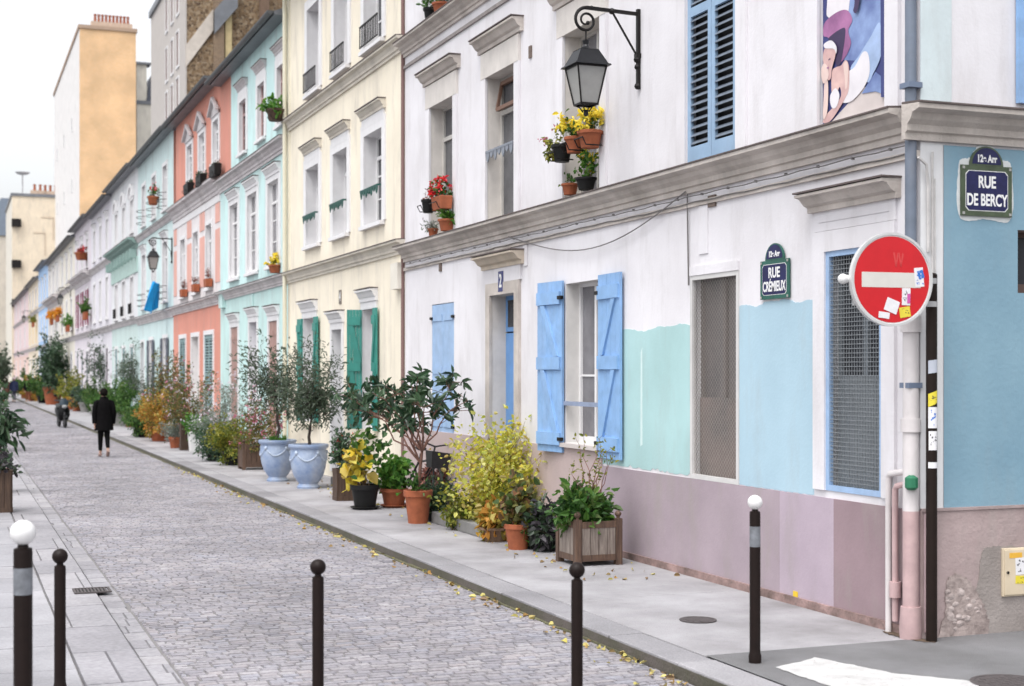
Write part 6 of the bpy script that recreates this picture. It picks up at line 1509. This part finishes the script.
    for sx in (-1, 1):
        m = MB(); m.sphere((sx * .034, .112, 1.60), .011, 8); m.build('eye', M('eye_dark', (.02, .015, .015), .2), t, True)
        m = MB(); m.sphere((sx * .092, .03, 1.585), .026, 8, .4, .7, 1.2); m.build('ear', skinm, t, True)
    m = MB(); m.tube([(-.022, .116, 1.532), (0, .121, 1.53), (.022, .116, 1.532)], .005, 5); m.build('mouth', M('lips', (.35, .13, .12), .5), t)
    return t
blackc = M('black_coat', (.004, .0035, .004), .9, .3, 14, .2, 80, spec=.1); blackt = M('black_trousers', (.005, .005, .0055), .9, .3, 14, spec=.1)
c = G(104, 457, -.1)
person('person in a long black coat and black trousers walking away up the cobbles', (c.x, c.y, -.1), R(4), 1.68, blackc, blackt, M('tan_shoes', (.30, .20, .17), .5), stride=.11, hem=.66)
c = G(14, 402.5, -.1)
person('distant person in a navy jacket and pale hat', (c.x, c.y, -.1), R(170), 1.72, M('navy_jacket', (.02, .03, .09), .8), M('grey_jeans', (.05, .055, .08), .8), blk, hat=M('pale_hat', (.68, .55, .58), .8), stride=.06, hem=.78)
c = G(28, 403, -.1)
person('distant dark haired person in a black jacket and rust trousers', (c.x, c.y, -.1), R(185), 1.7, blackc, M('rust_trousers', (.20, .06, .03), .8), blk, stride=.07, hem=.8)
c = G(7, 401.5, -.1)
person('distant person in a brown coat nearest the left edge', (c.x, c.y, -.1), R(160), 1.66, M('brown_coat', (.12, .05, .03), .8), blackt, blk, stride=.06, hem=.6)

# ------------------------------------------------------------------ scooter (faces the camera)
def scooter(loc, rz):
    t = thing('scooter', 'black motor scooter with a small tinted windscreen parked at the kerb', 'scooter', loc, rz)
    pm_ = M('scooter_black', (.004, .004, .005), .35, .2, 6, spec=.2); grey = M('scooter_grey', (.06, .06, .065), .5, spec=.2)
    for y, nm in ((-.62, 'wheel'), (.62, 'wheel')):
        m = MB(); n = 22; r, q_ = .17, .055
        V = [((q_ * math.cos(b)), y + (r + q_ * math.sin(b)) * math.cos(a), .225 + (r + q_ * math.sin(b)) * math.sin(a)) for a in [2 * math.pi * i / n for i in range(n)] for b in [2 * math.pi * j / 8 for j in range(8)]]
        m.add(V, [(i * 8 + j, i * 8 + (j + 1) % 8, ((i + 1) % n) * 8 + (j + 1) % 8, ((i + 1) % n) * 8 + j) for i in range(n) for j in range(8)])
        w_ = m.build(nm, M('tyre', (.015, .015, .015), .8), t, True)
        m = MB(); m.tube([(-.03, y, .225), (.03, y, .225)], .13, 16); m.build('rim', grey, w_, True)
    # local front is -y
    def loft(name, secs, mat, par=t, n=14):
        m = MB(); V = []
        for y, z, a, b in secs:
            for q_ in range(n): an = 2 * math.pi * q_ / n; V.append((a * math.copysign(abs(math.cos(an)) ** .7, math.cos(an)), y, z + b * math.copysign(abs(math.sin(an)) ** .7, math.sin(an))))
        k = len(secs); m.add(V, [(i * n + q_, i * n + (q_ + 1) % n, (i + 1) * n + (q_ + 1) % n, (i + 1) * n + q_) for i in range(k - 1) for q_ in range(n)] + [tuple(range(n)), tuple((k - 1) * n + q_ for q_ in range(n))])
        return m.build(name, mat, par, True)
    loft('body', [(-.12, .36, .15, .06), (.05, .40, .18, .10), (.3, .55, .19, .17), (.6, .66, .17, .13), (.88, .72, .10, .06)], pm_)
    loft('floorboard', [(-.42, .30, .16, .03), (.1, .28, .17, .04)], pm_)
    m = MB(); S = [(-.40, .30, .17), (-.46, .48, .22), (-.46, .66, .21), (-.42, .84, .15), (-.38, .95, .10)]; n = 9; V = []
    for y, z, a in S:
        for q_ in range(n): u = q_ / (n - 1) * 2 - 1; V.append((a * u, y + .12 * u * u - .06, z))
    m.add(V, [(i * n + q_, i * n + q_ + 1, (i + 1) * n + q_ + 1, (i + 1) * n + q_) for i in range(len(S) - 1) for q_ in range(n - 1)]); ap = m.build('apron', pm_, t, True); sm = ap.modifiers.new('t', 'SOLIDIFY'); sm.thickness = .03
    loft('front_fender', [(-.84, .36, .06, .03), (-.72, .45, .075, .04), (-.58, .46, .08, .04), (-.44, .40, .06, .04)], pm_)
    m = MB(); m.tube([(0, -.62, .225), (0, -.46, .7), (0, -.38, 1.0)], .028, 8); m.tube([(-.33, -.30, 1.04), (-.18, -.38, 1.02), (.18, -.38, 1.02), (.33, -.30, 1.04)], .022, 8); m.build('handlebar', grey, t, True)
    for sx in (-1, 1):
        m = MB(); m.tube([(sx * .25, -.36, 1.04), (sx * .29, -.38, 1.18)], .008, 5); m.sphere((sx * .31, -.38, 1.22), .06, 12, 1.1, .3, .8); m.build('mirror', pm_, t, True)
    m = MB(); m.sphere((0, -.53, .80), .085, 14, 1.2, .45, .8); m.build('headlight', M('lens', (.3, .3, .3), .2), t, True)
    m = MB(); V = []; n = 7
    for z, y, a in ((.86, -.50, .17), (.98, -.47, .16), (1.10, -.41, .10)):
        for q_ in range(n): u = q_ / (n - 1) * 2 - 1; V.append((a * u, y + .06 * u * u, z))
    m.add(V, [(i * n + q_, i * n + q_ + 1, (i + 1) * n + q_ + 1, (i + 1) * n + q_) for i in range(2) for q_ in range(n - 1)]); m.build('windscreen', M('windscreen', (.03, .045, .06), .45, spec=.2), t, True)
    loft('seat', [(.0, .76, .13, .05), (.3, .79, .15, .055), (.62, .84, .14, .06), (.85, .86, .09, .04)], M('seat_black', (.015, .015, .015), .6))
c = G(62, 427.5, -.1); scooter((min(c.x, 4.25), c.y, -.1), R(6))
# ------------------------------------------------------------------ bicycle leaning on the wall
def bicycle(loc, rz, lean):
    t = thing('bicycle', 'black bicycle with a dark saddle leaning on the pink wall behind the broad leaved tree', 'bicycle', loc, rz); t.rotation_euler = (0, lean, rz)
    for y in (-.5, .5):
        m = MB(); n = 28; r, q_ = .31, .018
        V = [((q_ * math.cos(b)), y + (r + q_ * math.sin(b)) * math.cos(a), .33 + (r + q_ * math.sin(b)) * math.sin(a)) for a in [2 * math.pi * i / n for i in range(n)] for b in [2 * math.pi * j / 6 for j in range(6)]]
        m.add(V, [(i * 6 + j, i * 6 + (j + 1) % 6, ((i + 1) % n) * 6 + (j + 1) % 6, ((i + 1) % n) * 6 + j) for i in range(n) for j in range(6)]); w_ = m.build('wheel', M('tyre', (.015,) * 3, .8), t, True)
        m = MB()
        for k in range(14): a = 2 * math.pi * k / 14; m.tube([(0, y, .33), (0, y + .3 * math.cos(a), .33 + .3 * math.sin(a))], .0018, 4, False)
        m.build('spokes', M('spoke', (.4, .4, .4), .3, metal=.8), w_)
    m = MB(); fr = M('bike_black', (.02, .02, .022), .35)
    for p, q_ in (((0, .5, .33), (0, .08, .30)), ((0, .08, .30), (0, .18, .80)), ((0, .18, .70), (0, .5, .33)), ((0, .08, .30), (0, -.34, .70)), ((0, .17, .68), (0, -.34, .74)), ((0, -.5, .33), (0, -.33, .86))): m.tube([p, q_], .016, 8)
    m.build('frame', fr, t, True)
    m = MB(); m.tube([(-.27, -.22, .97), (-.2, -.3, .98), (0, -.34, .93), (.2, -.3, .98), (.27, -.22, .97)], .013, 7); m.tube([(0, -.33, .86), (0, -.34, .93)], .014, 7); m.build('handlebar', fr, t, True)
    m = MB(); m.sphere((0, .2, .88), .13, 14, .6, 1.05, .3); m.build('saddle', M('saddle', (.012, .012, .013), .5), t, True)
    m = MB(); m.frustum((0, -.52, .62), .24, .32, .24, .2, .26); m.build('basket', M('basket_dark', (.02, .02, .022), .7, .3, 30), t)
bicycle((6.38, 20.35, 0), R(4), R(9))
# stone blocks near doors
for px, py, lb in ((134, 432.5, 'small stone door step near the mint house'), (85.5, 414, 'pale stone door step near the lilac house'), (328, 489, 'dark stone door step behind the nearer urn')):
    c = G(px, py); m = MB(); m.box(D - .55, D - .004, c.y - .7, c.y + .7, 0.0, .16); tag(m.build('door_step', MATS['step_stone'], None, bevel=.012), lb, 'step')
# fallen leaves along the kerb
rng = np.random.default_rng(9); n = 260
Y_ = 8.6 + rng.random(n) ** 1.6 * 24; X_ = 4.62 - rng.exponential(.07, n); Z_ = np.full(n, -.088)
n2 = 150; Y2 = 12.5 + rng.random(n2) * 14; X2 = 5.6 + rng.random(n2) * 1.1
P = np.concatenate([np.stack([X_, Y_, Z_], 1), np.stack([X2, Y2, np.full(n2, .008)], 1)])
N = rng.normal(size=(n + n2, 3)); N[:, 2] = np.abs(N[:, 2]) * .12
t = leaf_mesh('fallen_leaves', P, N, .055, .04, leafmat('fallen_leaf', [(.48, .42, .10), (.55, .48, .16), (.30, .22, .09), (.20, .12, .06), (.5, .30, .08)], .1), None, rng); t['kind'] = 'stuff'
# ------------------------------------------------------------------ light, camera
w = bpy.data.worlds.new('World'); SC.world = w; w.use_nodes = True; nt = w.node_tree
bg = nt.nodes['Background']; sky = nt.nodes.new('ShaderNodeTexSky'); sky.sky_type = 'NISHITA'; sky.sun_disc = False
EL, RO = R(64), R(230)
sky.sun_elevation = EL; sky.sun_rotation = RO; sky.dust_density = 4.0; sky.air_density = 1.0; sky.ozone_density = .8
hs = nt.nodes.new('ShaderNodeHueSaturation'); hs.inputs['Saturation'].default_value = .15
nt.links.new(sky.outputs['Color'], hs.inputs['Color']); tcw = nt.nodes.new('ShaderNodeTexCoord'); sxz = nt.nodes.new('ShaderNodeSeparateXYZ'); nt.links.new(tcw.outputs['Generated'], sxz.inputs['Vector'])
mrz = nt.nodes.new('ShaderNodeMapRange'); mrz.inputs['From Min'].default_value = 0; mrz.inputs['From Max'].default_value = 1; mrz.inputs['To Min'].default_value = 1.75; mrz.inputs['To Max'].default_value = 2.3
nt.links.new(sxz.outputs['Z'], mrz.inputs['Value'])
mxz = nt.nodes.new('ShaderNodeMix'); mxz.data_type = 'RGBA'; mxz.blend_type = 'MULTIPLY'; mxz.clamp_result = False; mxz.inputs['Factor'].default_value = 1
nt.links.new(hs.outputs['Color'], mxz.inputs['A']); nt.links.new(mrz.outputs['Result'], mxz.inputs['B'])   # overcast: the cloud layer is brightest overhead
nt.links.new(mxz.outputs['Result'], bg.inputs['Color'])
bg.inputs['Strength'].default_value = .15
sl = bpy.data.lights.new('sun', 'SUN'); sl.energy = .5; sl.angle = R(30); sl.color = (1, .97, .93)
so = bpy.data.objects.new('sun', sl); COL.objects.link(so); so.location = (-20, -20, 40)
sd = Vector((math.sin(RO) * math.cos(EL), math.cos(RO) * math.cos(EL), math.sin(EL)))
so.rotation_euler = (-sd).to_track_quat('-Z', 'Y').to_euler()
cd = bpy.data.cameras.new('camera'); cam = bpy.data.objects.new('camera', cd); COL.objects.link(cam)
cam.location = (0, 0, H); cam.rotation_euler = (R(90), 0, -YAW)
cd.sensor_width = 36; cd.lens = 36 * F / 1024; cd.shift_x = 0; cd.shift_y = (HY - 343) / 1024
cd.clip_start = .1; cd.clip_end = 2000
cd.dof.use_dof = True; cd.dof.focus_distance = 14.0; cd.dof.aperture_fstop = 2.2
SC.camera = cam
vs = SC.view_settings; SC.display_settings.display_device = 'sRGB'; vs.view_transform = 'Standard'; vs.look = 'None'; vs.gamma = 1; vs.use_curve_mapping = False
vs.exposure = .12
